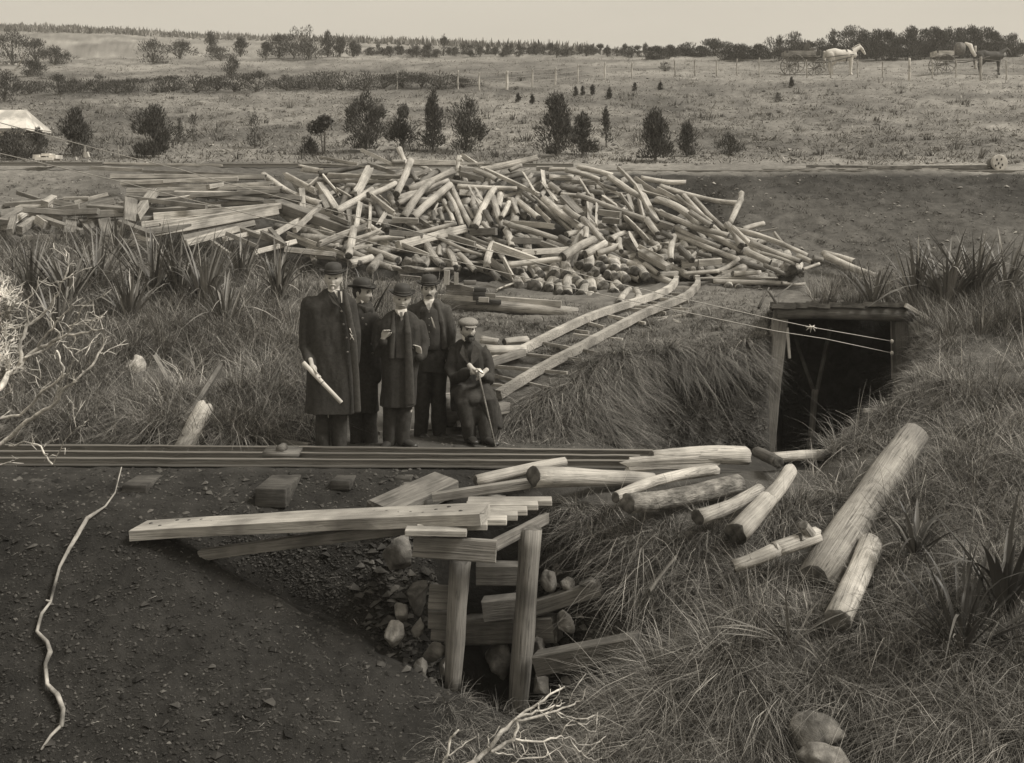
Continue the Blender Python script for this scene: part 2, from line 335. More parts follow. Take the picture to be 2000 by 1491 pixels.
def tube(path, rad, n=12, ref=None, cap=True):
    """closed tube along path; rad float or (a,b) per point. returns V,F(list)"""
    path = [Vector(p) for p in path]; k = len(path)
    rad = [r if isinstance(r, (tuple, list)) else (r, r) for r in (rad if isinstance(rad, (list, tuple)) and len(rad) == k else [rad]*k)]
    tans = [(path[min(i+1, k-1)]-path[max(i-1, 0)]).normalized() for i in range(k)]
    ref = Vector(ref) if ref else (Vector((0, 1, 0)) if abs(tans[0].y) < .9 else Vector((1, 0, 0)))
    th = np.linspace(0, 2*np.pi, n, endpoint=False); rings = []
    def ring(c, t, a, b):
        s = t.cross(ref)
        if s.length < 1e-4: s = t.cross(Vector((1, 0, .01)))
        s.normalize(); u = s.cross(t).normalized()
        return np.array(c)+np.outer(np.cos(th)*a, np.array(s))+np.outer(np.sin(th)*b, np.array(u))
    if cap:
        a, b = rad[0]; rr_ = min(a, b)
        rings.append(ring(path[0]-tans[0]*rr_*.85, tans[0], a*.5, b*.5)); rings.append(ring(path[0]-tans[0]*rr_*.5, tans[0], a*.85, b*.85))
    for i in range(k): rings.append(ring(path[i], tans[i], *rad[i]))
    if cap:
        a, b = rad[-1]; rr_ = min(a, b)
        rings.append(ring(path[-1]+tans[-1]*rr_*.5, tans[-1], a*.85, b*.85)); rings.append(ring(path[-1]+tans[-1]*rr_*.85, tans[-1], a*.5, b*.5))
    m = len(rings); V = np.concatenate(rings+[rings[0].mean(0)[None], rings[-1].mean(0)[None]])
    I = np.arange(m*n).reshape(m, n); J = np.roll(I, -1, 1)
    F = np.stack([I[:-1].ravel(), J[:-1].ravel(), J[1:].ravel(), I[1:].ravel()], 1)
    T = np.concatenate([np.stack([J[0], I[0], np.full(n, m*n)], 1), np.stack([I[-1], J[-1], np.full(n, m*n+1)], 1)])
    return V, [F, T]
def ellip(c, r, rot=None, n=20, m=14):
    th = np.linspace(0, 2*np.pi, n, endpoint=False); ph = np.linspace(0, np.pi, m+1)[1:-1]
    V = np.array([[np.sin(p)*np.cos(t), np.sin(p)*np.sin(t), np.cos(p)] for p in ph for t in th])
    V = np.concatenate([V, [[0, 0, 1], [0, 0, -1]]])*np.array(r)
    if rot is not None: V = V @ np.array(rot.to_matrix()).T
    V = V+np.array(c); k = len(ph); I = np.arange(k*n).reshape(k, n); J = np.roll(I, -1, 1)
    F = np.stack([I[:-1].ravel(), I[1:].ravel(), J[1:].ravel(), J[:-1].ravel()], 1)
    T = np.concatenate([np.stack([I[0], J[0], np.full(n, k*n)], 1), np.stack([J[-1], I[-1], np.full(n, k*n+1)], 1)])
    return V, [F, T]
def box(c, s, rot=None):
    V = np.array([[x, y, z] for x in (-.5, .5) for y in (-.5, .5) for z in (-.5, .5)])*np.array(s)
    if rot is not None: V = V @ np.array(rot.to_matrix()).T
    V = V+np.array(c)
    F = np.array([[0, 1, 3, 2], [4, 6, 7, 5], [0, 4, 5, 1], [2, 3, 7, 6], [0, 2, 6, 4], [1, 5, 7, 3]])
    return V, [F]
def join(parts):
    Vs, Q, T, o = [], [], [], 0
    for V, F in parts:
        Vs.append(V)
        for f in F: (Q if f.shape[1] == 4 else T).append(f+o)
        o += len(V)
    out = []
    if Q: out.append(np.concatenate(Q))
    if T: out.append(np.concatenate(T))
    return np.concatenate(Vs), out
def solid(name, parts, m, parent=None, smooth=True, loc=None):
    V, F = join(parts); return mesh_np(name, V, F, [m], parent, smooth, loc=loc)
def blob(name, parts, m, parent=None, voxel=.01, it=3, fold=None, loc=None):
    """overlapping closed parts fused into one continuous skin"""
    o = solid('tmp', parts, m)
    r = o.modifiers.new('r', 'REMESH'); r.mode = 'VOXEL'; r.voxel_size = voxel; r.use_smooth_shade = True
    if it: s = o.modifiers.new('s', 'SMOOTH'); s.factor = .5; s.iterations = it
    dg = bpy.context.evaluated_depsgraph_get(); dg.update()
    me = bpy.data.meshes.new_from_object(o.evaluated_get(dg)); bpy.data.objects.remove(o)
    me.name = name
    if fold:
        n = len(me.vertices); c = np.empty(n*3, np.float32); me.vertices.foreach_get('co', c); c = c.reshape(-1, 3)
        nn = np.empty(n*3, np.float32); me.vertices.foreach_get('normal', nn); nn = nn.reshape(-1, 3)
        a, sx, sz = fold; d = fbm(c*np.array([sx, sx, sz])+5, 3)
        c = c+nn*(a*d)[:, None]; me.vertices.foreach_set('co', c.astype(np.float32).ravel()); me.update()
    if parent is not None: me.transform(Matrix.Translation(-wloc(parent)))
    me.materials.clear(); me.materials.append(m)
    me.polygons.foreach_set('use_smooth', np.full(len(me.polygons), True))
    q = bpy.data.objects.new(name, me); COL.objects.link(q)
    if loc is not None: q.location = loc
    if parent: q.parent = parent
    return q
# ------------------------------------------------------------ the log heap and the plank stacks, traced one by one
CR = {'A': (500, 280, .15), 'B': (750, 280, .15), 'C': (1000, 280, .15), 'D': (1200, 320, .15), 'E': (1400, 400, .17), 'F': (700, 440, .15), 'G': (950, 440, .175), 'P': (0, 280, .31)}
HEAP = '''A s 600 330 860 370 95|A k 850 390 1440 280 80|A b 1400 100 1780 280 52|A r 1870 80 1960 280 75|A s 880 190 1300 270 50|A s 900 280 1400 310 40|A d 1480 280 1800 380 60|A b 1700 320 1950 325 28|A r 1780 240 1930 240 70
A s 980 420 1830 440 70|A s 1020 500 1750 510 55|A s 1470 340 1320 630 110|A r 140 430 810 770 82|A s 400 430 760 620 100|A s 700 560 790 480 90|A s 900 470 1060 650 140|A s 1060 600 1230 700 60|A b 600 640 610 880 90|A b 840 580 1170 1080 105
A r 1060 880 1490 620 110|A r 1480 670 1800 530 90|A s 1520 700 1780 900 80|A s 1600 680 1740 800 50|A d 340 820 1200 1130 140|A b 270 1170 560 1000 70|A b 520 1120 820 840 70|A s 1360 790 1310 1090 90|A s 1480 840 1470 1120 90|A s 1680 920 1600 1050 70|A d 1200 900 1240 1090 70
A s 430 1210 1090 1450 130|A s 850 1130 1000 1180 90|A s 850 1310 1400 1100 110|A s 1290 1260 1590 1150 90|A p 1270 1130 1210 1450 100|A p 1500 1260 1970 1240 80|A b 0 1420 490 1290 68|A b 420 1390 1000 1450 75|A d 0 1170 270 1290 40|A d 30 1150 180 1120 35|A d 190 1130 360 1310 40|A b 1280 1370 1500 1330 35|A d 1000 960 1200 1040 60|A d 860 700 930 850 60
B b 400 250 900 260 75|B r 950 440 990 200 100|B s 1040 180 1180 270 75|B b 1010 270 1280 265 28|B b 1000 330 1160 340 60|B d 400 420 580 350 50|B k 350 370 430 490 70|B r 180 720 480 620 90|B r 210 770 800 500 80|B r 340 590 870 370 110|B r 170 640 340 250 90
B d 1010 400 1290 470 70|B r 1200 360 1450 470 80|B k 880 500 1240 540 70|B r 1000 560 1690 590 68|B r 1640 350 1780 290 60|B s 1330 340 1960 190 85|B b 1290 330 1980 650 48|B b 990 650 1130 660 80|B s 1120 590 1260 820 90|B s 1200 600 1290 760 80|B r 780 760 900 1010 60|B r 830 660 1010 1060 80|B r 900 600 1130 1060 72|B s 590 1000 700 800 50|B r 270 950 600 520 108|B p 400 950 840 560 108
B r 1090 850 1160 990 60|B r 1480 830 1520 650 90|B r 1420 720 1550 1100 90|B r 1200 1060 1420 610 98|B b 1570 690 1850 615 42|B r 1530 960 1620 780 68|B r 1670 740 1740 920 70|B r 1780 780 2000 960 90|B s 1820 400 1950 620 60|B d 470 990 640 1100 60|B b 600 1030 900 1030 28|B b 130 1000 430 1010 68|B r 310 1200 900 1050 58|B b 230 1330 1000 1130 115|B d 1150 1160 1450 1150 95|B r 1290 1040 1370 1120 60|B p 1600 1140 1660 1340 95|B r 1590 1040 2000 1180 78|B k 1100 1210 1400 1330 60|B r 1050 1260 1330 1400 58|B r 730 1230 1250 1450 58|B b 200 1300 560 1450 48|B k 850 780 900 900 60|B k 640 900 660 1010 60|B k 720 880 760 1010 60|B k 1320 900 1400 1040 80
C k 650 560 900 610 90|C k 1010 630 1180 650 90|C b 520 330 330 330 60|C r 490 440 780 450 80|C s 800 500 1080 520 60|C r 500 345 740 350 62|C r 720 352 1120 470 74|C r 880 310 1290 420 78|C b 1400 330 1650 590 46|C s 1620 480 1960 700 95|C b 1130 520 1400 670 45|C r 1290 450 1700 710 88|C s 400 380 430 560 80|C s 440 560 570 760 120|C r 500 540 620 640 88|C s 890 500 1010 690 88|C r 650 660 900 680 50|C d 680 720 880 930 88|C s 1200 720 1360 830 90
C s 1420 690 1560 880 110|C s 1510 690 1560 850 90|C s 1650 770 1700 960 110|C r 900 690 1740 990 78|C b 1650 590 1900 1060 78|C r 440 740 900 1100 98|C s 290 710 760 1140 70|C r 700 840 880 980 88|C s 320 850 480 1010 80|C s 980 790 990 1000 78|C s 1100 820 1090 1060 78|C s 0 1040 500 1080 82|C r 940 1000 1180 1270 90|C r 0 1080 700 1300 78|C s 1480 1000 1760 1270 125|C r 1760 1000 1890 1170 90|C r 1300 1250 1460 1170 78|C k 640 1230 740 1290 88
C p 720 1190 880 1160 78|C r 800 1360 920 1160 76|C r 960 1120 960 1240 78|C d 30 1270 380 1280 90|C d 390 1300 600 1370 58|C b 150 1430 690 1390 78|C r 680 1470 1040 1270 118|C p 960 1440 1200 1310 108|C p 1120 1430 1380 1340 78|C r 1400 1260 1420 1400 70|C s 1550 1210 1680 1440 100|C d 1150 900 1400 930 80|C d 1200 1000 1400 1020 70|C k 160 660 300 760 60|C k 1180 550 1350 600 60
D r 380 185 900 240 68|D r 660 310 1600 510 78|D r 1655 385 1640 500 72|D r 1640 490 1510 770 80|D s 400 380 700 460 80|D b 590 340 1000 560 58|D r 820 430 1010 580 58|D r 930 430 1350 870 58|D r 1060 480 1440 850 68|D r 1000 570 1260 760 60|D p 590 480 1100 800 108|D r 1000 640 1250 800 78|D r 530 600 700 680 60|D r 650 670 1600 1110 84|D r 1050 820 1460 930 76|D r 770 820 1350 1080 70|D r 830 940 1550 1230 80|D p 1480 810 1640 1060 98|D r 1540 840 1700 1050 58
D p 1680 850 1930 780 68|D d 600 780 760 830 80|D k 540 970 720 920 80|D s 600 1040 700 1050 48|D r 820 1080 1060 1100 48|D p 770 960 740 1240 88|D b 340 1080 620 1230 42|D b 370 1170 690 1350 98|D p 400 1310 560 1430 68|D k 1090 1170 1250 1200 60|D r 970 1230 1050 1160 48|D b 890 1310 1090 1290 88|D b 1110 1290 1380 1270 88|D r 1340 1400 1600 1240 68|D p 920 1430 1340 1400 58|D k 860 1100 1000 1250 90|D k 450 650 560 760 60|D k 620 900 740 960 70
E r 230 290 1000 570 66|E r 200 280 500 570 60|E r 420 450 930 640 80|E r 670 330 780 460 38|E s 500 310 690 275 28|E p 340 540 600 660 88|E r 520 560 880 680 48|E p 940 590 1090 660 68|E k 1110 620 1210 640 78|E p 1240 560 1560 650 76|E p 1280 600 1810 820 88|E r 1000 740 1170 680 40|E k 300 660 560 740 88|E r 650 740 760 760 58|E s 70 790 300 750 58|E p 200 790 480 780 68|E p 1610 850 1880 900 58|E p -180 850 650 845 34|E p 0 885 760 905 68|E p 760 900 1000 910 40|E k 560 700 760 790 60
F r 1060 280 1060 400 58|F r 900 270 1080 510 108|F r 1180 340 1260 540 88|F r 1320 390 1510 590 78|F p 550 605 1200 575 62|F d 430 100 820 130 70|F d 1200 150 1500 240 70|F s 480 560 640 600 80|F s 560 670 800 690 60
G r 10 480 70 220 88|G b 330 270 550 300 38|G b 110 240 530 390 86|G r 260 440 800 380 76|G s 60 430 250 560 115|G s 200 420 290 580 110|G r 480 490 550 590 58|G s 140 720 300 660 58|G p 1490 860 1590 720 76|G p 1660 860 1670 740 86|G d 1150 560 1240 500 60'''
PLANK = '''P b 700 210 1670 215 22|P b 570 155 900 170 20|P d 900 177 1680 205 14|P b 660 125 1400 140 11|P b 760 250 1500 225 22|P p 1030 240 1500 222 18|P b 770 265 1700 270 18|P p 1400 275 1720 250 18|P b 1310 275 1400 260 22|P p 1060 285 1480 315 18|P b 800 297 1780 280 18|P b 1100 312 1740 320 18|P d 800 322 1700 330 24|P d 1240 330 1660 360 20|P b 960 370 1230 335 18|P b 750 385 1180 350 24|P b 1050 395 1780 365 22|P d 900 430 1390 405 30|P b 860 480 1000 470 22|P b 970 465 1780 395 36|P b 890 515 1480 450 30|P p 1010 525 1770 395 30|P p 960 565 1750 430 42|P d 1150 605 1600 505 34|P b 1170 630 1500 540 30|P d 820 370 815 510 48|P b 850 470 970 305 38
P b 1400 610 1710 545 24|P d 1510 540 1740 620 24|P d 1430 570 1620 650 20|P d 1320 610 1450 700 20|P d 1650 560 1800 640 20|P d 1500 300 1900 350 24|P d 820 345 1300 400 24|P d 900 560 1200 520 30|P d 1200 330 1760 300 20
P d 110 310 250 355 20|P d 30 385 440 355 20|P b 100 397 330 397 16|P b 280 385 340 345 35|P d 345 370 490 405 28|P b 470 375 680 320 19|P d 500 415 720 370 35|P d 310 430 500 400 34|P d 0 440 130 415 26|P d 200 440 410 480 28|P b 20 530 150 440 34|P b 120 550 220 480 40|P p 240 480 300 520 42|P d 540 520 700 450 45|P d 660 500 680 600 48|P d 450 500 440 590 48|P d 640 615 950 640 38|P d 760 500 960 580 28|P d 700 500 770 600 28|P b 840 580 950 615 24|P d 510 490 600 590 20|P d 560 450 820 440 40|P d 0 465 100 455 30|P d 0 500 140 420 28|P d 150 420 420 440 28|P d 420 440 620 430 30|P d -120 430 60 400 26|P d -100 480 90 500 28|P d 250 470 520 560 26|P d 560 400 800 420 26|P b 400 350 560 345 16|P d 150 600 420 590 26|P d 60 560 90 460 30'''
def pileY(py): return float(np.interp(py, [290, 340, 575, 620, 700], [23.9, 23.3, 19.0, 18.2, 17.2]))
def pdep(px, py):
    r_ = bvh0.ray_cast(Vector((0, 0, CZ)), Vector(((px-1000)/FP, 1, -(py-HY)/FP)).normalized(), 900)[0] if py > 343 else None
    g = r_.y if r_ else 99
    return min(pileY(py), g-.02) if g < 32 else pileY(py)
def parse(txt):
    out = []
    for it in txt.replace('\n', '|').split('|'):
        c, k, *n = it.split(); x0, y0, s = CR[c]; n = [float(v) for v in n]
        out.append((k, x0+n[0]*s, y0+n[1]*s, x0+n[2]*s, y0+n[3]*s, n[4]*s))
    return out
def segd(a, b):
    """closest distance between two 2D segments (sampled)"""
    t = np.linspace(0, 1, 9)[:, None]
    A = np.array(a[1:3])*(1-t)+np.array(a[3:5])*t; B = np.array(b[1:3])*(1-t)+np.array(b[3:5])*t
    return np.sqrt(((A[:, None]-B[None])**2).sum(-1)).min()
def side_word(x1, y1, x2, y2):
    if x2 < x1: x1, y1, x2, y2 = x2, y2, x1, y1
    a = math.degrees(math.atan2(y2-y1, x2-x1))
    if abs(a) < 9: return 'lying level'
    if abs(a) > 68: return 'nearly upright'
    if a > 0: return 'falling right' if a < 38 else 'plunging right'
    return 'rising right' if a > -38 else 'climbing right'
def build_pile(items, heap):
    layers = []; done = []
    for it in items:
        k, x1, y1, x2, y2, w = it
        if heap: ex, ey = (x2-x1)*.06, (y2-y1)*.06; x1, y1, x2, y2 = x1-ex, y1-ey, x2+ex, y2+ey
        lay = 0
        for j, d in enumerate(done):
            if segd(it, d) < (w+d[5])*.42: lay = max(lay, layers[j]+1)
        lay = min(lay, 9); layers.append(lay); done.append(it)
        off = (-.12 if heap else -.3)-lay*(.125 if heap else .09)
        if y1 > y2 and k in 'rp' and random.random() < .0: x1, y1, x2, y2 = x2, y2, x1, y1
        ja, jb = random.uniform(-.12, .12), random.uniform(-.12, .12)
        Y1, Y2 = pdep(x1, y1)+off+ja, pdep(x2, y2)+off+jb
        p1, p2 = P(x1, y1, Y1), P(x2, y2, Y2)
        d = w*(Y1+Y2)/2/FP*(1.02 if heap else 1.3)
        fore = (p2-p1).length
        kind = {'r': 'r', 'k': 'r', 's': 's', 'b': 'b', 'd': 'b', 'p': 'r' if w > 5.5 else 'b'}[k]
        if not heap and kind == 'r': kind = 'b'
        m = {'r': M_wood, 'k': M_dark, 's': M_wood, 'b': M_wood if heap else M_plank, 'd': M_mid, 'p': M_pale}[k]
        tonew = {'r': 'grey', 'k': 'dark', 's': 'grey', 'b': 'grey', 'd': 'dark', 'p': 'pale'}[k]
        L = math.hypot(x2-x1, y2-y1); lw = 'long' if L > 105 else ('short' if L < 45 else '')
        hv = 'thick' if w > 15 else ('thin' if w < 8 else '')
        o = side_word(x1, y1, x2, y2); cx, cy = (x1+x2)/2, (y1+y2)/2
        adj = ' '.join(v for v in (lw, hv, tonew) if v)
        if heap:
            noun = {'r': 'log', 's': 'split log', 'b': 'squared timber'}[kind]; name = {'r': 'pit_prop_log', 's': 'split_log', 'b': 'squared_timber'}[kind]
            hz = 'left end' if cx < 690 else ('left half' if cx < 880 else ('middle' if cx < 1080 else ('right half' if cx < 1290 else 'right tail')))
            vt = 'crest' if cy < 350 else ('upper slope' if cy < 410 else ('lower slope' if cy < 490 else 'foot'))
            lab = f'{adj} {noun} {o}, {vt} of heap, {hz}'; grp = 'logs thrown on the big heap'; cat = 'log' if kind != 'b' else 'timber'
        else:
            name = 'sawn_plank' if w < 9 else 'heavy_board'; right = cx > 225
            pl = 'big plank stack' if right else 'low plank tangle at far left'
            lab = f'{adj} {"plank" if w < 9 else "board"} {o} in the {pl}'; grp = 'planks in the two stacks'; cat = 'plank'
        hw = 1.0 if kind == 'r' else (.45 if not heap else .7)
        add_log(name, p1, p2, d, d*random.uniform(.8, 1.0), kind, m, None, lab, cat, grp, hw=1.0 if kind != 'b' else random.uniform(.8, 1.3), roll=(random.uniform(-.3, .3) if kind == 'b' else None))
build_pile(parse(HEAP), True)
build_pile(parse(PLANK), False)
# hidden body of the heap: buried logs between the traced ones
for i in range(92):  # every other log takes dark wood, shade of the gaps put into colour
    px = random.uniform(590, 1500); top = np.interp(px, [560, 700, 900, 1200, 1400, 1560], [360, 330, 325, 350, 430, 520]); bot = np.interp(px, [560, 900, 1300, 1560], [520, 540, 545, 550])
    py = random.uniform(top+14, bot-4); L = random.uniform(40, 90); a = random.uniform(-1.2, 1.2)
    x2, y2 = px+L*math.cos(a), min(max(py+L*math.sin(a), top+8), 555)
    add_log('pit_prop_log', P(px, py, pdep(px, py)+.14), P(x2, y2, pdep(x2, y2)+.14), random.uniform(11, 16)*21/FP, None, 'r', M_wood if i % 2 else M_dark,
            label=f'weathered log buried under others, {"left" if px < 880 else ("middle" if px < 1150 else "right")} part of the log heap', cat='log', group='logs buried inside the big heap')
# logs too deep in the heap to count
dp_ = []
for i in range(190):
    px = random.uniform(560, 1520); top = np.interp(px, [560, 700, 900, 1200, 1400, 1560], [362, 335, 322, 352, 440, 530]); bot = np.interp(px, [560, 900, 1300, 1560], [500, 535, 535, 548])
    py = random.uniform(top+6, bot); L = random.uniform(60, 120)*.5; a = random.choice([random.uniform(-.5, .7), random.uniform(-1.4, 1.4)]); x1, y1, x2, y2 = px-L*math.cos(a), py-L*math.sin(a), px+L*math.cos(a), py+L*math.sin(a)
    y1 = min(max(y1, top), bot+8); y2 = min(max(y2, top), bot+8); o_ = random.uniform(.12, .42); p1, p2 = P(x1, y1, pdep(x1, y1)+o_), P(x2, y2, pdep(x2, y2)+o_+random.uniform(-.1, .1)); r0 = random.uniform(6.5, 9)*21/FP
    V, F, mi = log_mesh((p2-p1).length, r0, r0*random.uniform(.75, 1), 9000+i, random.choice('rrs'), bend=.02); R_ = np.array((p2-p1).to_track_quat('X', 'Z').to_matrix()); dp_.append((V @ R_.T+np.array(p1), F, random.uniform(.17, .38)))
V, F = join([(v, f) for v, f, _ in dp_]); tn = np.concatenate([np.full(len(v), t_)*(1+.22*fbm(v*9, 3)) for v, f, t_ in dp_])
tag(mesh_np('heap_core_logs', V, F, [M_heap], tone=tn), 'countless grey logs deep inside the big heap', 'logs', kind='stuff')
# end-on stack at the heap's foot
ENDS = [(600,550,55),(750,570,75),(890,570,70),(1430,500,65),(1550,520,55),(1660,520,65),(1140,480,62),(1040,450,50),(1270,470,65),(1300,390,58),(1440,460,50),(1220,540,45),(1440,580,58),(1560,600,58),(1780,580,55),(1350,560,50),
        (1000,640,70),(1090,680,65),(900,770,60),(690,710,58),(360,690,65),(530,690,80),(1300,680,65),(1060,790,60),(1160,830,50),(1270,840,60),(1420,750,58),(1500,720,58),(1380,870,45),(320,520,40),(380,520,40),(800,660,55),(820,760,50),(1180,740,55),(950,720,50)]
for i, (cx, cy, r) in enumerate(ENDS):
    px, py = 950+cx*.175, 440+cy*.175; Y = 18.15+(600-py)*.022; rr_ = r*.175*Y/FP
    p1 = P(px, py, Y); q = p1+Vector((random.uniform(-.25, .35), random.uniform(1.1, 1.6), random.uniform(.05, .25)))
    lv = 'bottom row' if py > 580 else ('middle row' if py > 550 else 'top row')
    add_log('pit_prop_log', p1, q, rr_*2, rr_*1.8, 'r', M_wood if i % 3 else M_pale, label=f'{"thick" if r > 62 else "slim"} log lying end-on, {lv} of the stack at the heap foot', cat='log', group='logs stacked end-on at the heap foot')
for i, (cx, cy, r) in enumerate([(140, 955, 55), (262, 962, 48), (870, 755, 60), (960, 790, 50), (790, 800, 45), (500, 1010, 45)]):
    px, py = 1400+cx*.17, 400+cy*.17; Y = 19.2; p1 = P(px, py, Y); rr_ = r*.17*Y/FP
    add_log('pit_prop_log', p1, p1+Vector((random.uniform(-.1, .3), 1.0, .08)), rr_*2, rr_*1.8, 'r', M_wood, label='log lying end-on under the right tail of the heap', cat='log', group='logs end-on under the right tail')

# ------------------------------------------------------------ single logs and boards on the near ground
def lg(name, x1, y1, Y1, x2, y2, Y2, w1, w2, kind, m, label, cat='log', **kw):
    Y1 = Y1 or G(x1, y1).y; Y2 = Y2 or G(x2, y2).y
    return add_log(name, P(x1, y1, Y1), P(x2, y2, Y2), w1*Y1/FP, w2*Y2/FP, kind, m, label=label, cat=cat, **kw)
lg('birch_log', 930, 943, 9.45, 1105, 902, 9.75, 29, 20, 'r', M_pale, 'pale knotty log with a smooth bark, nearest the plank platform')
lg('felled_log', 1040, 931, 9.15, 1276, 938, 9.75, 47, 27, 'r', M_pale, 'thick peeled log with a cracked round end facing left, beside the rails', bend=.006)
lg('split_log', 1228, 907, 9.7, 1400, 898, 10.0, 30, 38, 's', M_wood, 'broad flat split log over the end of the rails')
lg('felled_log', 1272, 892, 9.85, 1458, 890, 10.15, 26, 40, 'r', M_wood, 'topmost rough log of the group across the rails')
lg('half_round_slab', 1202, 972, 9.0, 1398, 918, 9.75, 22, 24, 'r', M_wood, 'thin knobbly log between the peeled log and the rough-barked log')
lg('barked_log', 1225, 985, 8.8, 1440, 945, 9.55, 42, 44, 'r', M_bark, 'thick log still covered in rough striped bark')
lg('short_log', 1362, 1010, 8.65, 1484, 956, 9.3, 34, 24, 'r', M_wood, 'short knotty log just below the barked log')
lg('bent_log', 1436, 1044, 8.55, 1500, 975, 8.95, 50, 36, 'r', M_pale, 'lower length of the pale knobbly log pointing into the tussocks', bend=.01)
lg('bent_log', 1494, 984, 8.93, 1545, 918, 9.4, 36, 27, 'r', M_pale, 'upper length of the pale knobbly log with a rounded tip')
lg('short_log', 1510, 893, 10.1, 1615, 888, 10.4, 20, 20, 'r', M_pale, 'pale thin log lying across the tunnel entrance')
lg('short_log', 1478, 884, 10.6, 1520, 905, 9.9, 22, 24, 'r', M_dark, 'dark stubby log with its end towards us by the tunnel')
t = empty('driftwood_stump', P(1430, 1098, 8.25), 'pale forked piece of driftwood lying below the leaning log', 'driftwood')
add_log('stem', P(1432, 1106, 8.25), P(1520, 1074, 8.3), .10, .12, 'r', M_pale, parent=t); add_log('fork', P(1512, 1076, 8.3), P(1598, 1044, 8.45), .13, .12, 'r', M_wood, parent=t)
add_log('stub', P(1590, 1056, 8.43), P(1568, 1026, 8.35), .09, .085, 'r', M_wood, parent=t); add_log('root', P(1560, 1050, 8.35), P(1612, 1068, 8.5), .07, .04, 'r', M_wood, parent=t)
lg('leaning_log', 1592, 1136, 8.15, 1783, 852, 9.8, 74, 58, 'r', M_wood, 'thick weathered log leaning up the right bank, split at its top', bend=.004)
lg('leaning_log', 1636, 1212, 7.5, 1702, 1060, 8.4, 50, 46, 'r', M_wood, 'shorter log lying just below the thick leaning log', bend=.006)
lg('broken_slab', 1268, 1158, 8.35, 1318, 1092, 8.5, 26, 20, 's', M_mid, 'short grey broken board stuck in the tussocks', 'board')
lg('squared_beam', 1050, 1296, 8.45, 1248, 1258, 8.15, 40, 40, 'b', M_dark, 'dark squared beam jutting right from the foot of the culvert', 'beam')
lg('narrow_board', 1688, 802, 10.6, 1824, 803, 10.9, 7, 7, 'b', M_pale, 'narrow pale board lying flat on the grassy right bank', 'board')
lg('fallen_branch', 1850, 742, 11.2, 1898, 784, 10.9, 13, 11, 'r', M_pale, 'short crooked pale branch on the right bank', 'branch')
lg('thin_stick', 1862, 790, 10.8, 1935, 792, 10.8, 6, 5, 'r', M_wood, 'thin grey stick lying on the right bank', 'stick')
lg('fallen_log', -60, 838, 11.35, 328, 858, 11.3, 42, 22, 'r', M_bark, 'long bark-covered trunk lying behind the rails at far left', 'trunk')
lg('short_post', 352, 886, 11.0, 402, 792, 11.35, 40, 32, 'r', M_pale, 'pale round post end leaning behind the rails', 'post')
lg('old_board', 335, 872, 11.15, 432, 716, 12.0, 34, 22, 's', M_dark, 'dark rotten board leaning beside the pale post', 'board')
lg('old_board', 303, 700, 12.6, 335, 760, 12.1, 26, 20, 's', M_dark, 'dark upright board half hidden in the left tussocks', 'board')
lg('sleeper_board', 512, 858, 11.3, 604, 872, 11.1, 12, 12, 'b', M_mid, 'grey board lying behind the rails left of the men', 'board')
lg('felled_log', 862, 590, 16.6, 1130, 612, 16.2, 30, 22, 'r', M_wood, 'long log lying level behind the two right-hand men')
lg('peeled_log', 948, 684, 13.6, 1026, 682, 13.8, 20, 16, 'r', M_pale, 'pale peeled log with a blunt end beside the wooden track')
lg('peeled_log', 985, 668, 14.0, 1030, 664, 14.2, 14, 15, 'r', M_pale, 'short pale log lying on the peeled pair near the seated man')
lg('peeled_log', 940, 664, 14.0, 975, 668, 13.9, 16, 14, 'r', M_pale, 'small pale log right behind the seated man')
lg('thick_plank', 952, 712, 12.9, 1022, 688, 13.4, 14, 14, 'b', M_mid, 'grey plank lying against the wooden track beside the seated man', 'plank')
lg('peeled_log', 1368, 624, 15.6, 1500, 638, 15.2, 13, 14, 'r', M_pale, 'pale log lying left of the tunnel, the upper of two')
lg('peeled_log', 1392, 646, 15.0, 1516, 654, 14.7, 14, 17, 'r', M_pale, 'pale log lying left of the tunnel, the lower of two')
lg('short_log', 1358, 612, 15.8, 1372, 640, 15.3, 18, 16, 'r', M_dark, 'dark stubby log end beside the pale logs left of the tunnel')
lg('bleached_branch', 1312, 626, 15.4, 1364, 652, 14.9, 9, 5, 'r', M_pale, 'thin bleached branch beside the wooden track', 'branch')
lg('bleached_branch', 1340, 640, 15.2, 1392, 648, 15.0, 6, 5, 'r', M_pale, 'short bleached stick lying on the terrace edge', 'branch')
lg('leaning_board', 1290, 650, 15.0, 1312, 620, 15.4, 20, 20, 's', M_dark, 'dark square board lying beside the bend of the wooden track', 'board')
lg('split_board', 1232, 640, 15.2, 1300, 624, 15.5, 10, 8, 's', M_wood, 'grey split board beside the wooden track', 'board')
lg('split_board', 1228, 648, 15.1, 1286, 640, 15.3, 7, 6, 's', M_wood, 'thin grey split board below another beside the track', 'board')
lg('narrow_board', 1262, 626, 15.6, 1338, 616, 15.8, 6, 6, 'b', M_pale, 'narrow pale board crossing the bend of the wooden track', 'board')
for a in [(855, 582, 955, 588, 10, M_pale, 'flat pale plank on the long log behind the men'), (960, 586, 1096, 596, 12, M_pale, 'pale twisted plank with a pointed end on the long log'), (872, 574, 968, 580, 8, M_mid, 'grey plank under the pale planks on the long log')]:
    lg('loose_plank', a[0], a[1]-2, 16.4, a[2], a[3]-2, 16.2, a[4], a[4], 'b', a[5], a[6], 'plank', hw=.7)
t = empty('timber_chute', P(875, 560, 16.8), 'curved boarded timber trough behind the bare-handed man in a jacket', 'trough')
for k in range(5): add_log('side_board', P(873, 552+k*6.5, 16.9), P(926, 566+k*5.2, 16.7), .055, .05, 'b', M_mid, parent=t)
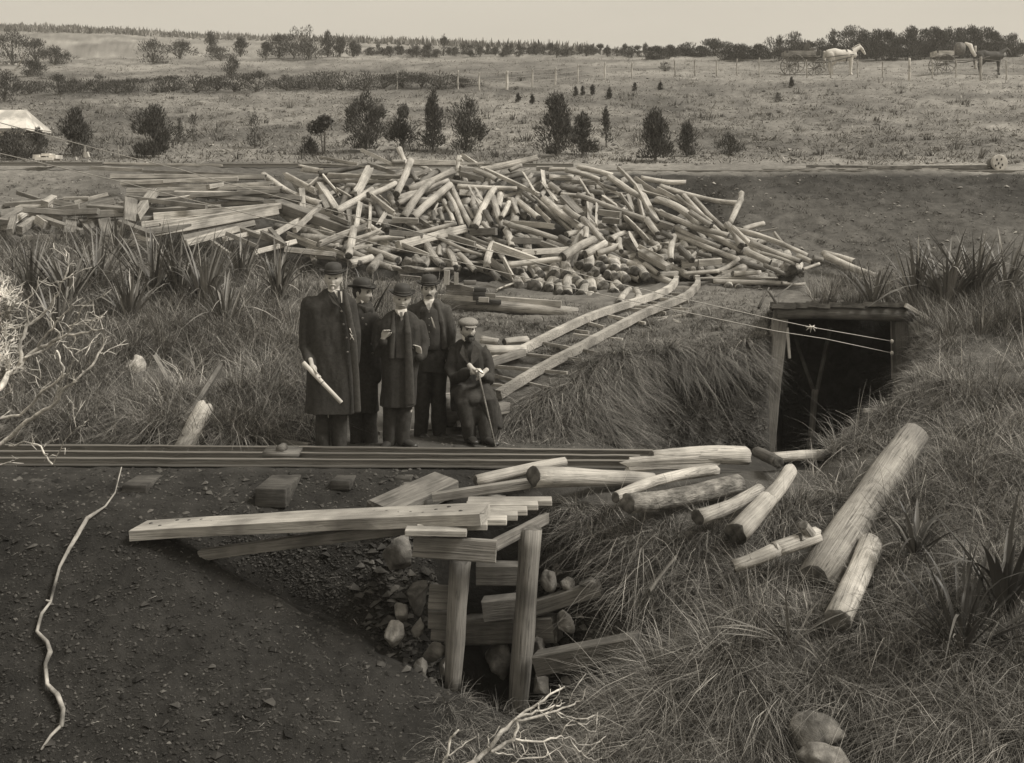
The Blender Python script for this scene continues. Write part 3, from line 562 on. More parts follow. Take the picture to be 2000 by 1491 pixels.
add_log('upright', P(872, 556, 16.75), P(873, 528, 16.75), .085, .085, 'b', M_pale, parent=t); add_log('upright', P(891, 556, 16.75), P(891, 533, 16.75), .065, .065, 'b', M_pale, parent=t)
for k, (x, y, w) in enumerate([(918, 552, 24), (938, 566, 24), (936, 574, 24), (937, 582, 26), (944, 590, 28), (968, 590, 22)]):
    Y = 16.3; o = solid('dark_iron_block', [box((0, 0, 0), (w*Y/FP, .18, .06))], M_hat if k else M_dark); o.location = P(x, y, Y)
    m_ = o.modifiers.new('b', 'BEVEL'); m_.width = .006; m_.segments = 2
    tag(o, ['dark wooden block with a pale side on the timber trough', 'small black block, top of the little black pile', 'black block second from the top of the little pile', 'black block third from the top of the little pile', 'black block at the foot of the little pile', 'black block lying right of the little pile'][k], 'block', 'black blocks on the long log')

# boulders: uneven, never round
def rock(px, py, w, h, Y, label, s, flat=1.0):
    if py > 1400: Y = G(px, py+h*.55).y-.04; w, h = w*1.3, h*1.3
    r = np.random.default_rng(s); V, F = ellip((0, 0, 0), (1, 1, 1), n=28, m=20)
    for _ in range(15):
        nrm = r.normal(0, 1, 3); nrm /= np.linalg.norm(nrm); dd = V@nrm; c = r.uniform(.45, .8)
        V = V-np.outer(np.clip(dd-c, 0, 9)*.85, nrm)
    V = V*(1+.10*fbm(V*3.2+s, 4))[:, None]; V[:, 0] *= w/2*Y/FP; V[:, 2] *= h/2*Y/FP; V[:, 1] *= (w+h)/4*Y/FP*flat
    o = mesh_np('boulder', V, F, [M_rock]); o.location = P(px, py, Y); o.rotation_euler = (0, r.uniform(-.3, .3), 0); tag(o, label, 'boulder'); return o
for i, a in enumerate([(778, 1080, 80, 84, 8.75, 'large squarish boulder just under the left end of the platform beam'), (816, 1166, 56, 70, 8.7, 'tall rounded boulder beside the left culvert planks'), (783, 1192, 34, 46, 8.55, 'small dark boulder under grass roots, left of the culvert'),
        (766, 1240, 46, 60, 8.4, 'pale lit boulder at the edge of the spoil slope'), (818, 1226, 36, 42, 8.55, 'small pale angular stone between two larger boulders'), (845, 1276, 50, 54, 8.5, 'rounded boulder at the foot of the left culvert post'), (822, 1306, 34, 38, 8.35, 'low pale stone half buried under the culvert boulders'),
        (1074, 1136, 44, 56, 8.95, 'dark upright stone beside the right culvert post'), (1108, 1140, 38, 34, 8.85, 'small pale block stone over the sloping culvert timber'), (1152, 1140, 46, 28, 8.75, 'smooth flattish stone right of the pale block stone'), (1106, 1218, 42, 54, 8.75, 'dark wedge stone behind the culvert timbers'),
        (1052, 1276, 44, 60, 8.8, 'dark stone low beside the right culvert post'), (1056, 1340, 50, 56, 8.7, 'dark stone at the foot of the right culvert post'), (975, 1280, 66, 84, 9.1, 'dark stone deep inside the culvert mouth'), (870, 1310, 34, 60, 8.6, 'narrow dark stone beside the left post foot'),
        (1607, 1428, 96, 72, 6.75, 'large smooth boulder low in the right tussocks'), (1612, 1486, 100, 56, 6.5, 'second smooth boulder at the bottom edge of the picture'), (965, 975, 64, 26, 9.55, 'flat pale stone behind the platform planks'), (1380, 1340, 50, 40, 7.5, 'dark stone half hidden in the middle tussocks'),
        (1825, 768, 34, 16, 11.0, 'pale flat stone on the grassy right bank'), (795, 512, 30, 26, 18.9, 'round grey stone under the log heap, left one of two'), (815, 508, 34, 22, 18.9, 'round grey stone under the log heap, right one of two'), (806, 524, 52, 18, 18.7, 'broad dark stone under the log heap')]):
    rock(*a[:5], a[5], 40+i)

# ------------------------------------------------------------ plank platform over the culvert
t = empty('culvert_platform', P(940, 1380, 8.7), 'plank platform on round posts over a small culvert mouth', 'platform')
def prt(name, x1, y1, Y1, x2, y2, Y2, w1, w2, kind, m, hw=1.0, roll=0, par=None, **kw):
    return add_log(name, P(x1, y1, Y1), P(x2, y2, Y2), w1*(Y1+Y2)/2/FP, w2*(Y1+Y2)/2/FP, kind, m, parent=par or t, hw=hw, roll=roll, **kw)
prt('front_beam', 808, 1066, 8.25, 969, 1077, 8.22, 41, 43, 'b', M_mid, hw=.28)
prt('side_beam', 966, 1065, 8.3, 1068, 1012, 9.0, 22, 22, 'b', M_mid, hw=.5)
prt('post', 1010, 1400, 8.62, 1037, 1030, 8.66, 42, 46, 'r', M_mid, bend=.004); prt('post', 884, 1345, 8.42, 900, 1092, 8.42, 38, 48, 'r', M_mid, bend=.004)
ends = [(823, 912, 1044, 8.2), (846, 952, 1027, 8.33), (870, 990, 1016, 8.46), (900, 1011, 1009, 8.59), (920, 1030, 1001, 8.72), (940, 1051, 994, 8.85), (942, 1078, 988, 8.98)]
for k, (xa, xb, py, Y) in enumerate(ends):
    z = -.035+random.uniform(-.004, .004); xb_ = (xb-1000)*Y/FP; xa_ = (xa-1000)*Y/FP-.12
    V, F = box(((xa_+xb_)/2, Y+.02, z-.023), (xb_-xa_, .124, .046)); o = mesh_np('deck_board', V-np.array([xa_, Y, z]), F, [M_pale if k % 2 else M_wood], smooth=False, loc=(0, 0, 0))
    o.parent = t; o.location = Vector((xa_, Y, z))-t.location; b_ = o.modifiers.new('b', 'BEVEL'); b_.width = .006; b_.segments = 2; o.rotation_euler = (random.uniform(-.01, .01), random.uniform(-.006, .006), random.uniform(-.03, .03))
t = empty('culvert_side_wall', P(872, 1300, 8.6), 'stacked dark planks beside the left culvert post', 'retaining wall')
prt('plank', 838, 1165, 8.5, 900, 1168, 8.5, 46, 46, 'b', M_mid, .25); prt('plank', 836, 1210, 8.55, 905, 1212, 8.55, 34, 36, 'b', M_dark, .5); prt('plank', 842, 1236, 8.56, 906, 1240, 8.56, 26, 28, 'b', M_dark, .6); prt('plank', 866, 1264, 8.6, 890, 1266, 8.6, 18, 18, 'b', M_dark, .8)
t = empty('culvert_timber_crib', P(1040, 1300, 8.9), 'stacked squared timbers inside the right side of the culvert mouth', 'retaining wall')
prt('timber', 946, 1190, 9.05, 1045, 1180, 9.0, 42, 40, 'b', M_dark, .8); prt('timber', 1042, 1188, 8.9, 1172, 1148, 8.75, 28, 26, 'b', M_mid, .8); prt('timber', 905, 1230, 9.25, 1088, 1226, 8.85, 50, 48, 'b', M_dark, .7); prt('timber', 930, 1120, 9.2, 1030, 1120, 9.2, 40, 40, 'b', M_dark, .8)
# timbers lying on the spoil edge
t = empty('sleeper_timber', P(275, 1030, 9.0), 'long pale timber pitted with rows of spike holes, resting on the platform', 'timber')
o = prt('beam', 272, 1037, 8.98, 948, 1004, 8.34, 22, 25, 'b', M_pale, 3.2, bend=.003)
hp = []
for k in range(26):
    f = .03+.036*k; x = 272+676*f; y = 1037-33*f; Y = 8.98-.64*f
    hp.append(ellip(P(x, y, Y)+Vector((0, random.uniform(-.08, .08), .046+.006*f)), (.018, .016, .008), n=8, m=6))
for h_ in hp: solid('spike_hole', [h_], M_hat, t)
lg('thin_beam', 392, 1084, 8.88, 800, 1030, 8.55, 20, 22, 'b', M_mid, 'thin grey beam lying under the pitted timber', 'beam')
lg('flat_board', 742, 1003, 9.15, 872, 944, 9.75, 34, 30, 'b', M_dark, 'dark broad board lying on the spoil behind the platform', 'board', roll=.1, hw=2.2)
lg('edge_board', 845, 972, 9.3, 1036, 944, 9.35, 16, 18, 'b', M_mid, 'narrow grey board reaching from the platform to the big peeled log', 'board')

# ------------------------------------------------------------ rails
def rail(name, ptsl, label, grp, h=.07, s=1.0):
    prof = np.array([(-.045, 0), (.045, 0), (.045, .009), (.012, .018), (.008, .046), (.022, .052), (.022, .066), (.016, .07), (-.016, .07), (-.022, .066), (-.022, .052), (-.008, .046), (-.012, .018), (-.045, .009)])*s
    n = len(prof); V = []; k = len(ptsl)
    for i, p in enumerate(ptsl):
        tt = (ptsl[min(i+1, k-1)]-ptsl[max(i-1, 0)]); tt.z = 0; tt.normalize(); sd_ = Vector((tt.y, -tt.x, 0))
        for a, z in prof: V.append(p+sd_*a+Vector((0, 0, z-.07*s)))
    I = np.arange(k*n).reshape(k, n); J = np.roll(I, -1, 1)
    F = np.stack([I[:-1].ravel(), I[1:].ravel(), J[1:].ravel(), J[:-1].ravel()], 1)
    base = ptsl[0]; V = np.array([tuple(v-base) for v in V])
    return tag(mesh_np(name, V, [F, np.array([list(range(n))[::-1]]), np.array([list(range((k-1)*n, k*n))])], [M_steel, M_head], smooth=False, loc=base, midx=([1 if i % n in (6, 7, 8) else 0 for i in range((k-1)*n)]+[0, 0])), label, 'rail', grp)
def rl(pp, z=0.0, Yf=None):
    out = []
    for x, y in pp:
        Y = (CZ-z)*FP/(y-HY); out.append(Vector(((x-1000)*Y/FP, Y, z)))
    r = []
    for a, b in zip(out[:-1], out[1:]):
        for k in range(14): r.append(a.lerp(b, k/14)+Vector((0, random.uniform(-.007, .007), random.uniform(-.0025, .0025))))
    return r+[out[-1]]
rail('tramway_rail', rl([(-900, 886), (0, 893), (600, 896), (1236, 899)]), 'nearest steel rail of the tramway running across in front of the men', 'rails of the near tramway')
rail('tramway_rail', rl([(-900, 872), (0, 880), (600, 883.5), (1250, 889)]), 'middle steel rail of the near tramway', 'rails of the near tramway')
rail('tramway_rail', rl([(-900, 860), (0, 868), (600, 872), (1275, 878.5)]), 'farthest steel rail of the near tramway, at the men\'s feet', 'rails of the near tramway')
rail('loose_rail', [G(1176, 864, .09), G(1230, 873, .06), G(1290, 880, .05)], 'short dark rail end lying behind the tramway', 'rails of the near tramway')
for i, (x, w, dz, yy, lab) in enumerate([(262, 50, .10, 9.62, 'sleeper end under the rails at left with a shadowed face'), (528, 62, .17, 9.5, 'big squared sleeper end jutting out below the rails'), (664, 40, .09, 9.75, 'sleeper end below the man with the paper roll'), (786, 34, .08, 9.85, 'small sleeper end left of the broad dark board'), (60, 44, .09, 9.75, 'sleeper end at far left under the rails'), (-180, 50, .1, 9.7, 'sleeper beyond the left picture edge')]):
    X = (x-1000)*yy/FP; wd_ = w*yy/FP
    o = solid('sleeper', [box((0, .33, 0), (wd_, .66, dz))], M_sleeper); o.location = (X, yy, -.088-dz/2); o.rotation_euler = (0, 0, random.uniform(-.05, .05) - .12)
    b_ = o.modifiers.new('b', 'BEVEL'); b_.width = .012; b_.segments = 2; tag(o, lab, 'sleeper', 'sleepers of the near tramway')
# rope roller between the rails
t = empty('rope_roller', rl([(548, 880)])[0] if False else P(548, 884, 10.4), 'small iron rope roller in a wooden cradle between the rails', 'roller')
solid('drum', [tube([P(546, 878, 10.34), P(546, 878, 10.34)+Vector((.02, .10, 0))], [.04, .04], 24, ref=(0, 0, 1), cap=False)], M_dark, t); solid('cradle', [box(P(552, 884, 10.42), (.34, .2, .05)), box(P(552, 879, 10.5), (.3, .04, .06))], M_mid, t)
# upper tramway on the ledge
def upr(x0, x1, py, Y, lab):
    return rail('ledge_rail', [P(x0+(x1-x0)*k/6, py, Y) for k in range(7)], lab, 'rails of the upper tramway', s=1.3)
upr(-600, 200, 316.5, 25.6, 'left length of the upper tramway rail on the ledge above the planks')
upr(1120, 3000, 332.5, 25.6, 'front rail of the upper tramway right of the log heap'); upr(1000, 3000, 329.5, 26.4, 'back rail of the upper tramway right of the log heap'); upr(180, 1120, 319.5, 26.2, 'middle length of the upper tramway rail behind the log heap')
lg('loose_beam', 1575, 325, 26.8, 1800, 328, 26.7, 5, 5, 'b', M_dark, 'dark beam lying behind the upper tramway', 'beam'); lg('loose_beam', 1695, 328, 26.3, 1930, 326, 26.3, 6, 7, 'b', M_dark, 'long dark beam reaching to the white drum', 'beam')
lg('narrow_board', 1800, 331, 26.0, 1832, 331, 26.0, 3, 3, 'b', M_pale, 'small pale board on the ledge near the white drum', 'board')
t = empty('cable_drum', P(1950, 332, 26.1), 'round whitish wooden drum end on the ledge at far right', 'drum')
c0 = P(1950, 318, 26.1); V, F = tube([c0+Vector((0, -.03, 0)), c0+Vector((.01, .0, 0))], [.195, .195], 28, ref=(0, 0, 1)); V[:, 1] = c0.y-.03+np.clip(V[:, 1]-c0.y, -.03, .03); mesh_np('disc', V, F, [M_canvas], t)
V, F = tube([c0+Vector((0, .15, 0)), c0+Vector((.08, .5, 0))], [.13, .13], 20, ref=(0, 0, 1)); mesh_np('core', V, F, [M_dark], t)
for x, z in ((-.06, .07), (.05, .08), (-.02, -.02), (.07, -.05), (-.09, -.07), (.02, -.12)): solid('bolt_hole', [ellip(c0+Vector((x, -.062, z)), (.02, .01, .03), n=10, m=6)], M_hat, t)

# ------------------------------------------------------------ wooden track up the terrace
def gz(px, py, l=0): return G(px, py, l)
def smoothpath(pp, lift, step=8):
    q = [G(x, y, lift) for x, y in pp]; r = []
    for a, b in zip(q[:-1], q[1:]):
        for k in range(step): r.append(a.lerp(b, k/step))
    r.append(q[-1]); z = [v.z for v in r]
    for _ in range(14): z = [z[0]]+[(z[i-1]+z[i]*2+z[i+1])/4 for i in range(1, len(z)-1)]+[z[-1]]
    xs = [v.x for v in r]; ys = [v.y for v in r]
    for _ in range(5):
        xs = [xs[0]]+[(xs[i-1]+xs[i]*2+xs[i+1])/4 for i in range(1, len(xs)-1)]+[xs[-1]]; ys = [ys[0]]+[(ys[i-1]+ys[i]*2+ys[i+1])/4 for i in range(1, len(ys)-1)]+[ys[-1]]
    return [Vector(a) for a in zip(xs, ys, z)]
t = empty('wooden_track', G(1130, 690), 'narrow track of wooden rails bending up to the log heap', 'track')
NR = [(974, 786), (1050, 738), (1130, 694), (1200, 656), (1262, 622), (1310, 604), (1345, 588), (1364, 566), (1362, 553)]
FR = [(952, 722), (1010, 704), (1090, 660), (1160, 628), (1238, 602), (1284, 588), (1312, 572), (1322, 556), (1320, 546)]
for pp in (NR, FR):
    path = smoothpath(pp, .09); k = len(path)
    V, F = tube(path, [(.047, .05)]*k, 4, ref=(0, 0, 1), cap=False)
    th = np.array(V[:-2]).reshape(-1, 4, 3); c = th.mean(1, keepdims=True)
    # rotate the four-point section to a flat-topped square
    Vn = []
    for i, p in enumerate(path):
        tt = (path[min(i+1, k-1)]-path[max(i-1, 0)]).normalized(); s_ = tt.cross(Vector((0, 0, 1))).normalized(); u_ = s_.cross(tt)
        for a, b in ((-1, -1), (1, -1), (1, 1), (-1, 1)): Vn.append(p+s_*a*.042*(1+.1*math.sin(i*1.7))+u_*b*.05)
    I = np.arange(k*4).reshape(k, 4); J = np.roll(I, -1, 1)
    mesh_np('rail', np.array([tuple(v) for v in Vn]), np.concatenate([np.stack([I[:-1].ravel(), J[:-1].ravel(), J[1:].ravel(), I[1:].ravel()], 1), I[:1, ::-1], I[-1:]]), [M_wood], t, smooth=False)
for (x1, y1, x2, y2) in [(930, 748, 1000, 756), (960, 716, 1108, 729), (1000, 690, 1138, 703), (1045, 668, 1168, 690), (1070, 640, 1150, 650), (1120, 655, 1216, 664), (1150, 632, 1180, 640), (1190, 618, 1260, 632), (1225, 604, 1300, 612), (1270, 592, 1330, 600), (1290, 584, 1345, 590), (1300, 574, 1352, 578), (1306, 562, 1352, 564), (1240, 600, 1345, 605), (968, 735, 1080, 760)]:
    prt('cross_sleeper', x1, y1, G(x1, y1).y-.1, x2, y2, G(x2, y2).y-.1, 7, 6, 'b', M_wood, .8)
lg('squared_block', 965, 800, 11.95, 987, 796, 12.1, 22, 22, 'b', M_mid, 'squared timber end under the lower end of the wooden track', 'block')
lg('squared_beam', 872, 826, 12.2, 898, 828, 12.0, 12, 12, 'b', M_mid, 'short squared timber on the ground left of the seated man', 'beam'); lg('squared_beam', 740, 848, 11.9, 900, 838, 12.4, 9, 9, 'b', M_dark, 'dark timber lying behind the standing men\'s shoes', 'beam')
lg('squared_beam', 730, 826, 12.3, 760, 822, 12.4, 8, 8, 'b', M_pale, 'pale timber end showing behind the short man\'s legs', 'beam')
lg('squared_beam', 850, 776, 12.1, 905, 772, 12.3, 12, 12, 'b', M_wood, 'grey beam on which the bearded man sits', 'beam')
lg('seat_log', 868, 806, 12.15, 960, 800, 12.2, 62, 60, 'r', M_dark, 'dark thick log under the seated man')

# ------------------------------------------------------------ tunnel portal
t = empty('tunnel_portal', P(1640, 880, 13.8), 'timber-framed mine tunnel mouth with a sod-covered plank roof', 'mine tunnel')
Yt = 13.75
prt('post', 1497, 900, Yt, 1524, 622, Yt, 24, 26, 'b', M_mid, .9); prt('post', 1765, 830, Yt, 1757, 620, Yt, 27, 25, 'b', M_mid, .9); prt('outer_post', 1508, 880, Yt-.03, 1516, 606, Yt-.03, 9, 9, 'b', M_dark, 1)
prt('lintel', 1516, 610, Yt-.05, 1780, 614, Yt-.05, 26, 28, 'r', M_dark)
prt('inner_post', 1578, 920, 14.7, 1592, 760, 14.6, 15, 12, 'r', M_mid); prt('brace', 1592, 772, 14.6, 1550, 650, 14.7, 7, 6, 'b', M_dark); prt('brace', 1594, 770, 14.6, 1622, 640, 14.8, 6, 6, 'b', M_dark); prt('inner_post', 1746, 740, Yt+.1, 1744, 620, Yt+.1, 8, 8, 'b', M_wood)
for k in range(12):
    x = 1508+k*22.5; y = 597+random.uniform(-2.5, 1.5)
    V, F = box((((x+11)-1000)*15.0/FP, 15.0, P(0, y, 13.55).z-.19), (.152, 3.0, .055+random.uniform(0, .02)), Quaternion((0, 0, 1), -math.atan((x+11-1000)/FP)) @ Quaternion((1, 0, 0), -.125)); mesh_np('roof_board', V, F, [M_dark], t, smooth=False)
for k, (ya, yb) in enumerate([(618, 642), (640, 664), (662, 684), (682, 704)]):
    V, F = box((P(1787-k*3, 0, 13.7).x, 13.72+.01*k, P(0, (ya+yb)/2, 13.7).z), (.27-.035*k, .035, (yb-ya-1)*13.7/FP), Quaternion((0, 1, 0), .04*(-1)**k)); mesh_np('side_board', V, F, [M_pale if k < 3 else M_mid], t, smooth=False)
prt('edge_board', 1768, 596, 13.5, 1822, 628, 13.6, 9, 7, 'b', M_pale, .5); prt('edge_board', 1770, 610, 13.5, 1806, 634, 13.7, 5, 5, 'b', M_dark, .5)
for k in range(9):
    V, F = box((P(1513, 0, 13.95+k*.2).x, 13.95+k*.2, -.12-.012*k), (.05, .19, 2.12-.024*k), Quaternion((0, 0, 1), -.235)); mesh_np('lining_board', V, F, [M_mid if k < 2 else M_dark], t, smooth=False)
prt('threshold', 1536, 640, 13.7, 1542, 700, 13.7, 7, 5, 'b', M_pale)
solid('roof_sod', [box((P(1640, 0, 15.4).x, 15.4, .80), (1.75, 2.6, .10), Quaternion((0, 0, 1), -.29) @ Quaternion((1, 0, 0), -.13))], M_ground, t).data.attributes.new('tone', 'FLOAT', 'POINT').data.foreach_set('value', [.1]*8)
for k, z in enumerate((667, 690)): solid('insulator', [ellip(P(1742, z, 13.6), (.022, .022, .028), n=12, m=8)], M_white, t)
lg('leaning_stick', 1482, 602, 14.3, 1502, 562, 14.5, 6, 3, 'r', M_dark, 'dark stick leaning at the left corner of the tunnel roof', 'stick'); lg('leaning_stick', 1518, 596, 14.2, 1500, 568, 14.3, 6, 4, 'r', M_dark, 'dark stick propped on the tunnel roof corner', 'stick')
lg('leaning_stick', 1510, 582, 14.4, 1556, 548, 14.8, 3, 2, 'r', M_dark, 'thin twig reaching up right from the tunnel roof corner', 'stick')

# two wires from the left to the tunnel post
WA = [(-700, 64), (0, 240), (227, 301), (350, 331), (490, 371), (700, 425), (767, 441), (900, 476), (1040, 511), (1180, 548), (1274, 570), (1515, 625), (1582, 639), (1742, 667)]
WB = [(-700, 120), (0, 300), (227, 353), (350, 385), (525, 428), (700, 467), (746, 480), (900, 513), (1005, 538), (1180, 577), (1305, 603), (1515, 647), (1610, 662), (1742, 690)]
for w, l in ((WA, 'upper of two slack pale wires running down to the tunnel post'), (WB, 'lower of two slack pale wires running down to the tunnel post')):
    q = [P(x, y, float(np.interp(x, [-700, 1742], [12.5, 13.6]))) for x, y in w]; b0 = q[-1]
    V, F = tube([v-b0 for v in q], .006, 6, ref=(0, 0, 1)); o = mesh_np('wire', V, F, [M_wire], loc=b0); tag(o, l, 'wire', 'wires to the tunnel')
q = P(1585, 639, 13.45)
V, F = join([tube([Vector((math.cos(a)*.02, 0, 0)), Vector((math.cos(a)*.07, .02, math.sin(a)*.05-.02))], [.012, .003], 6) for a in np.linspace(0, 5.5, 7)])
tag(mesh_np('wire_knot', V, F, [M_white], loc=q), 'scrap of pale rag knotted on the upper wire before the tunnel', 'rag')
# pale cloth heap in the left grass
V, F = ellip((0, 0, 0), (.12, .09, .1), n=24, m=18); V = V*(1+.35*fbm(V*14, 2))[:, None]; V[:, 2] *= np.where(V[:, 0] > 0, 1.2, .7)
tag(mesh_np('sacking', V, F, [M_canvas], loc=G(262, 724, .05)), 'crumpled scrap of pale sacking in the left tussocks', 'sack')
# ------------------------------------------------------------ people
def rings(spec, Y, n=36, ex=2.4):
    """spec rows (py, left px, right px, half depth, depth offset) -> closed loft"""
    R = []; spec = sorted(spec, key=lambda s: -s[0])
    th = np.linspace(0, 2*np.pi, n, endpoint=False); cx, sx = np.cos(th), np.sin(th)
    ux = np.sign(cx)*np.abs(cx)**(2/ex); uy = np.sign(sx)*np.abs(sx)**(2/ex)
    fine = []
    py = np.array([s[0] for s in spec][::-1], float)
    for y in np.linspace(py[0], py[-1], 30)[::-1]:
        fine.append([y]+[float(np.interp(y, py, [s[i] for s in spec][::-1])) for i in range(1, 5)])
    for y, a, b, d, o in fine:
        c = P((a+b)/2, y, Y); w = (b-a)/2*Y/FP
        R.append(np.stack([c.x+ux*w, c.y+o+uy*d, np.full(n, c.z)], 1))
    m = len(R); V = np.concatenate(R+[R[0].mean(0)[None], R[-1].mean(0)[None]])
    I = np.arange(m*n).reshape(m, n); J = np.roll(I, -1, 1)
    F = np.stack([I[:-1].ravel(), J[:-1].ravel(), J[1:].ravel(), I[1:].ravel()], 1)
    T = np.concatenate([np.stack([J[0], I[0], np.full(n, m*n)], 1), np.stack([I[-1], J[-1], np.full(n, m*n+1)], 1)])
    return V, [F, T]
def head_parts(c, s, yaw, tilt=0, roll=0, broad=1.0):
    """head of height .235*s about centre c, facing -Y at yaw 0 (positive yaw turns to the viewer's right)"""
    n, m = 96, 72
    th = np.linspace(0, 2*np.pi, n, endpoint=False); ph = np.linspace(0, np.pi, m+1)[1:-1]
    D = np.array([[np.sin(p)*np.sin(t), -np.sin(p)*np.cos(t), np.cos(p)] for p in ph for t in th]); D = np.concatenate([D, [[0, 0, 1], [0, 0, -1]]])
    V = D*[.077*broad, .097, .119]; x, y, z = V[:, 0].copy(), V[:, 1].copy(), V[:, 2].copy()
    lo = np.clip(-z/.119, 0, 1); V[:, 0] *= 1-.30*lo**1.8; back = np.clip(y/.097, 0, 1); V[:, 1] -= back*lo*.035
    fr = np.clip(-D[:, 1], 0, 1)**.7
    g = lambda x0, z0, sx, sz: np.exp(-((x-x0)/sx)**2-((z-z0)/sz)**2)
    d = .010*g(0, .016, .03, .012)*1.0
    for sg in (-1, 1):
        d += .007*g(sg*.030, .026, .022, .009)-.020*g(sg*.031, .009, .018, .012)+.007*g(sg*.046, -.022, .02, .018)-.004*g(sg*.045, -.058, .016, .02)
        d += .006*g(sg*.013, -.036, .009, .008)
    nose = np.exp(-(x/.0115)**2)*np.clip(np.interp(z, [-.048, -.040, -.032, .0, .018], [0, .020, .026, .012, .0]), 0, 1); d += nose
    d += .005*g(0, -.060, .022, .005)-.004*g(0, -.0665, .022, .003)+.006*g(0, -.073, .02, .006)-.004*g(0, -.084, .03, .006)+.010*g(0, -.104, .024, .013)
    V[:, 1] -= d*fr
    k = len(ph); I = np.arange(k*n).reshape(k, n); J = np.roll(I, -1, 1)
    F = np.stack([I[:-1].ravel(), I[1:].ravel(), J[1:].ravel(), J[:-1].ravel()], 1)
    T = np.concatenate([np.stack([I[0], J[0], np.full(n, k*n)], 1), np.stack([J[-1], I[-1], np.full(n, k*n+1)], 1)])
    parts = [(V, [F, T])]
    for sg in (-1, 1):
        parts.append(ellip((sg*.078*broad, .008, -.008), (.011, .020, .032), n=14, m=10)); parts.append(ellip((sg*.083*broad, .014, .004), (.010, .014, .018), n=12, m=8))
    M = Matrix.Translation(c) @ (Matrix.Rotation(yaw, 4, 'Z') @ Matrix.Rotation(-tilt, 4, 'X') @ Matrix.Rotation(roll, 4, 'Y')) @ Matrix.Scale(s, 4)
    R = np.array(M)
    return [(np.c_[v, np.ones(len(v))] @ R.T[:, :3], f) for v, f in parts], M
def xf(part, M):
    v, f = part; R = np.array(M); return (np.c_[v, np.ones(len(v))] @ R.T[:, :3], f)
def hand_parts(w, d, nrm, thumb, curl=.5, s=1.0):
    """wrist point, finger direction, palm normal (fingers curl toward it), thumb side"""
    w, d, nrm, thumb = Vector(w), Vector(d).normalized(), Vector(nrm).normalized(), Vector(thumb).normalized()
    pr = [tube([w-d*.05, w, w+d*.045*s, w+d*.085*s], [(.027, .022), (.026, .018), (.040, .016), (.038, .014)], 14, ref=nrm)]
    for i, (L, o) in enumerate([(.070, .030), (.078, .010), (.073, -.010), (.058, -.030)]):
        b = w+d*.080*s+thumb*o*s; p = [b-d*.02]; q = b; dd = d.copy(); seg = [.45, .32, .23]
        p.append(b)
        for k in range(3):
            a = curl*(.7+.12*i)*(.6+.35*k); dd = (dd*math.cos(a)+nrm*math.sin(a)).normalized(); q = q+dd*L*seg[k]*s; p.append(q)
        pr.append(tube(p, [.0095*s, .0092*s, .0085*s, .008*s, .007*s], 10, ref=thumb))
    b = w+d*.025*s+thumb*.026*s; e = (d*.55+thumb*.7+nrm*.25).normalized(); q = b+e*.035*s; q2 = q+(d*.8+thumb*.2+nrm*.5).normalized()*.030*s
    pr.append(tube([b-e*.012, b, q, q2, q2+(d+nrm*.6).normalized()*.018*s], [.013, .0135, .011, .010, .008], 10))
    return pr
def lathe(prof, n=40):
    th = np.linspace(0, 2*np.pi, n, endpoint=False); V = np.concatenate([np.stack([np.cos(th)*r, np.sin(th)*r, np.full(n, z)], 1) for r, z in prof])
    m = len(prof); I = np.arange(m*n).reshape(m, n); J = np.roll(I, -1, 1)
    return V, [np.stack([I[:-1].ravel(), J[:-1].ravel(), J[1:].ravel(), I[1:].ravel()], 1)]
def bowler(M, parent, lift=.070, tone=None):
    # crown and rolled brim in head space
    Hm = M @ Matrix.Translation((0, .006, lift)) @ Matrix.Rotation(math.radians(3), 4, 'X')
    prof = [(.001, .098), (.03, .097), (.055, .090), (.073, .077), (.083, .058), (.087, .035), (.088, .015), (.088, .0), (.098, -.003), (.115, -.002), (.128, .004), (.135, .013), (.139, .014), (.136, .003), (.126, -.007), (.112, -.011), (.09, -.012), (.084, -.010), (.08, .02), (.05, .08), (.001, .09)]
    V, F = lathe(prof); ang = np.arctan2(V[:, 1], V[:, 0]); r = np.hypot(V[:, 0], V[:, 1])
    V[:, 1] *= 1.13; br = np.clip((r-.095)/.04, 0, 1); V[:, 2] += br*(.016*np.cos(ang)**2-.013*np.sin(ang)**2)
    o = solid('bowler_hat', [xf((V, F), Hm)], M_hat, parent)
    V, F = lathe([(.0885, .0), (.0905, .001), (.0908, .022), (.0885, .023)]); V[:, 1] *= 1.13
    solid('hat_band', [xf((V, F), Hm)], M_coat2, o)
    return o
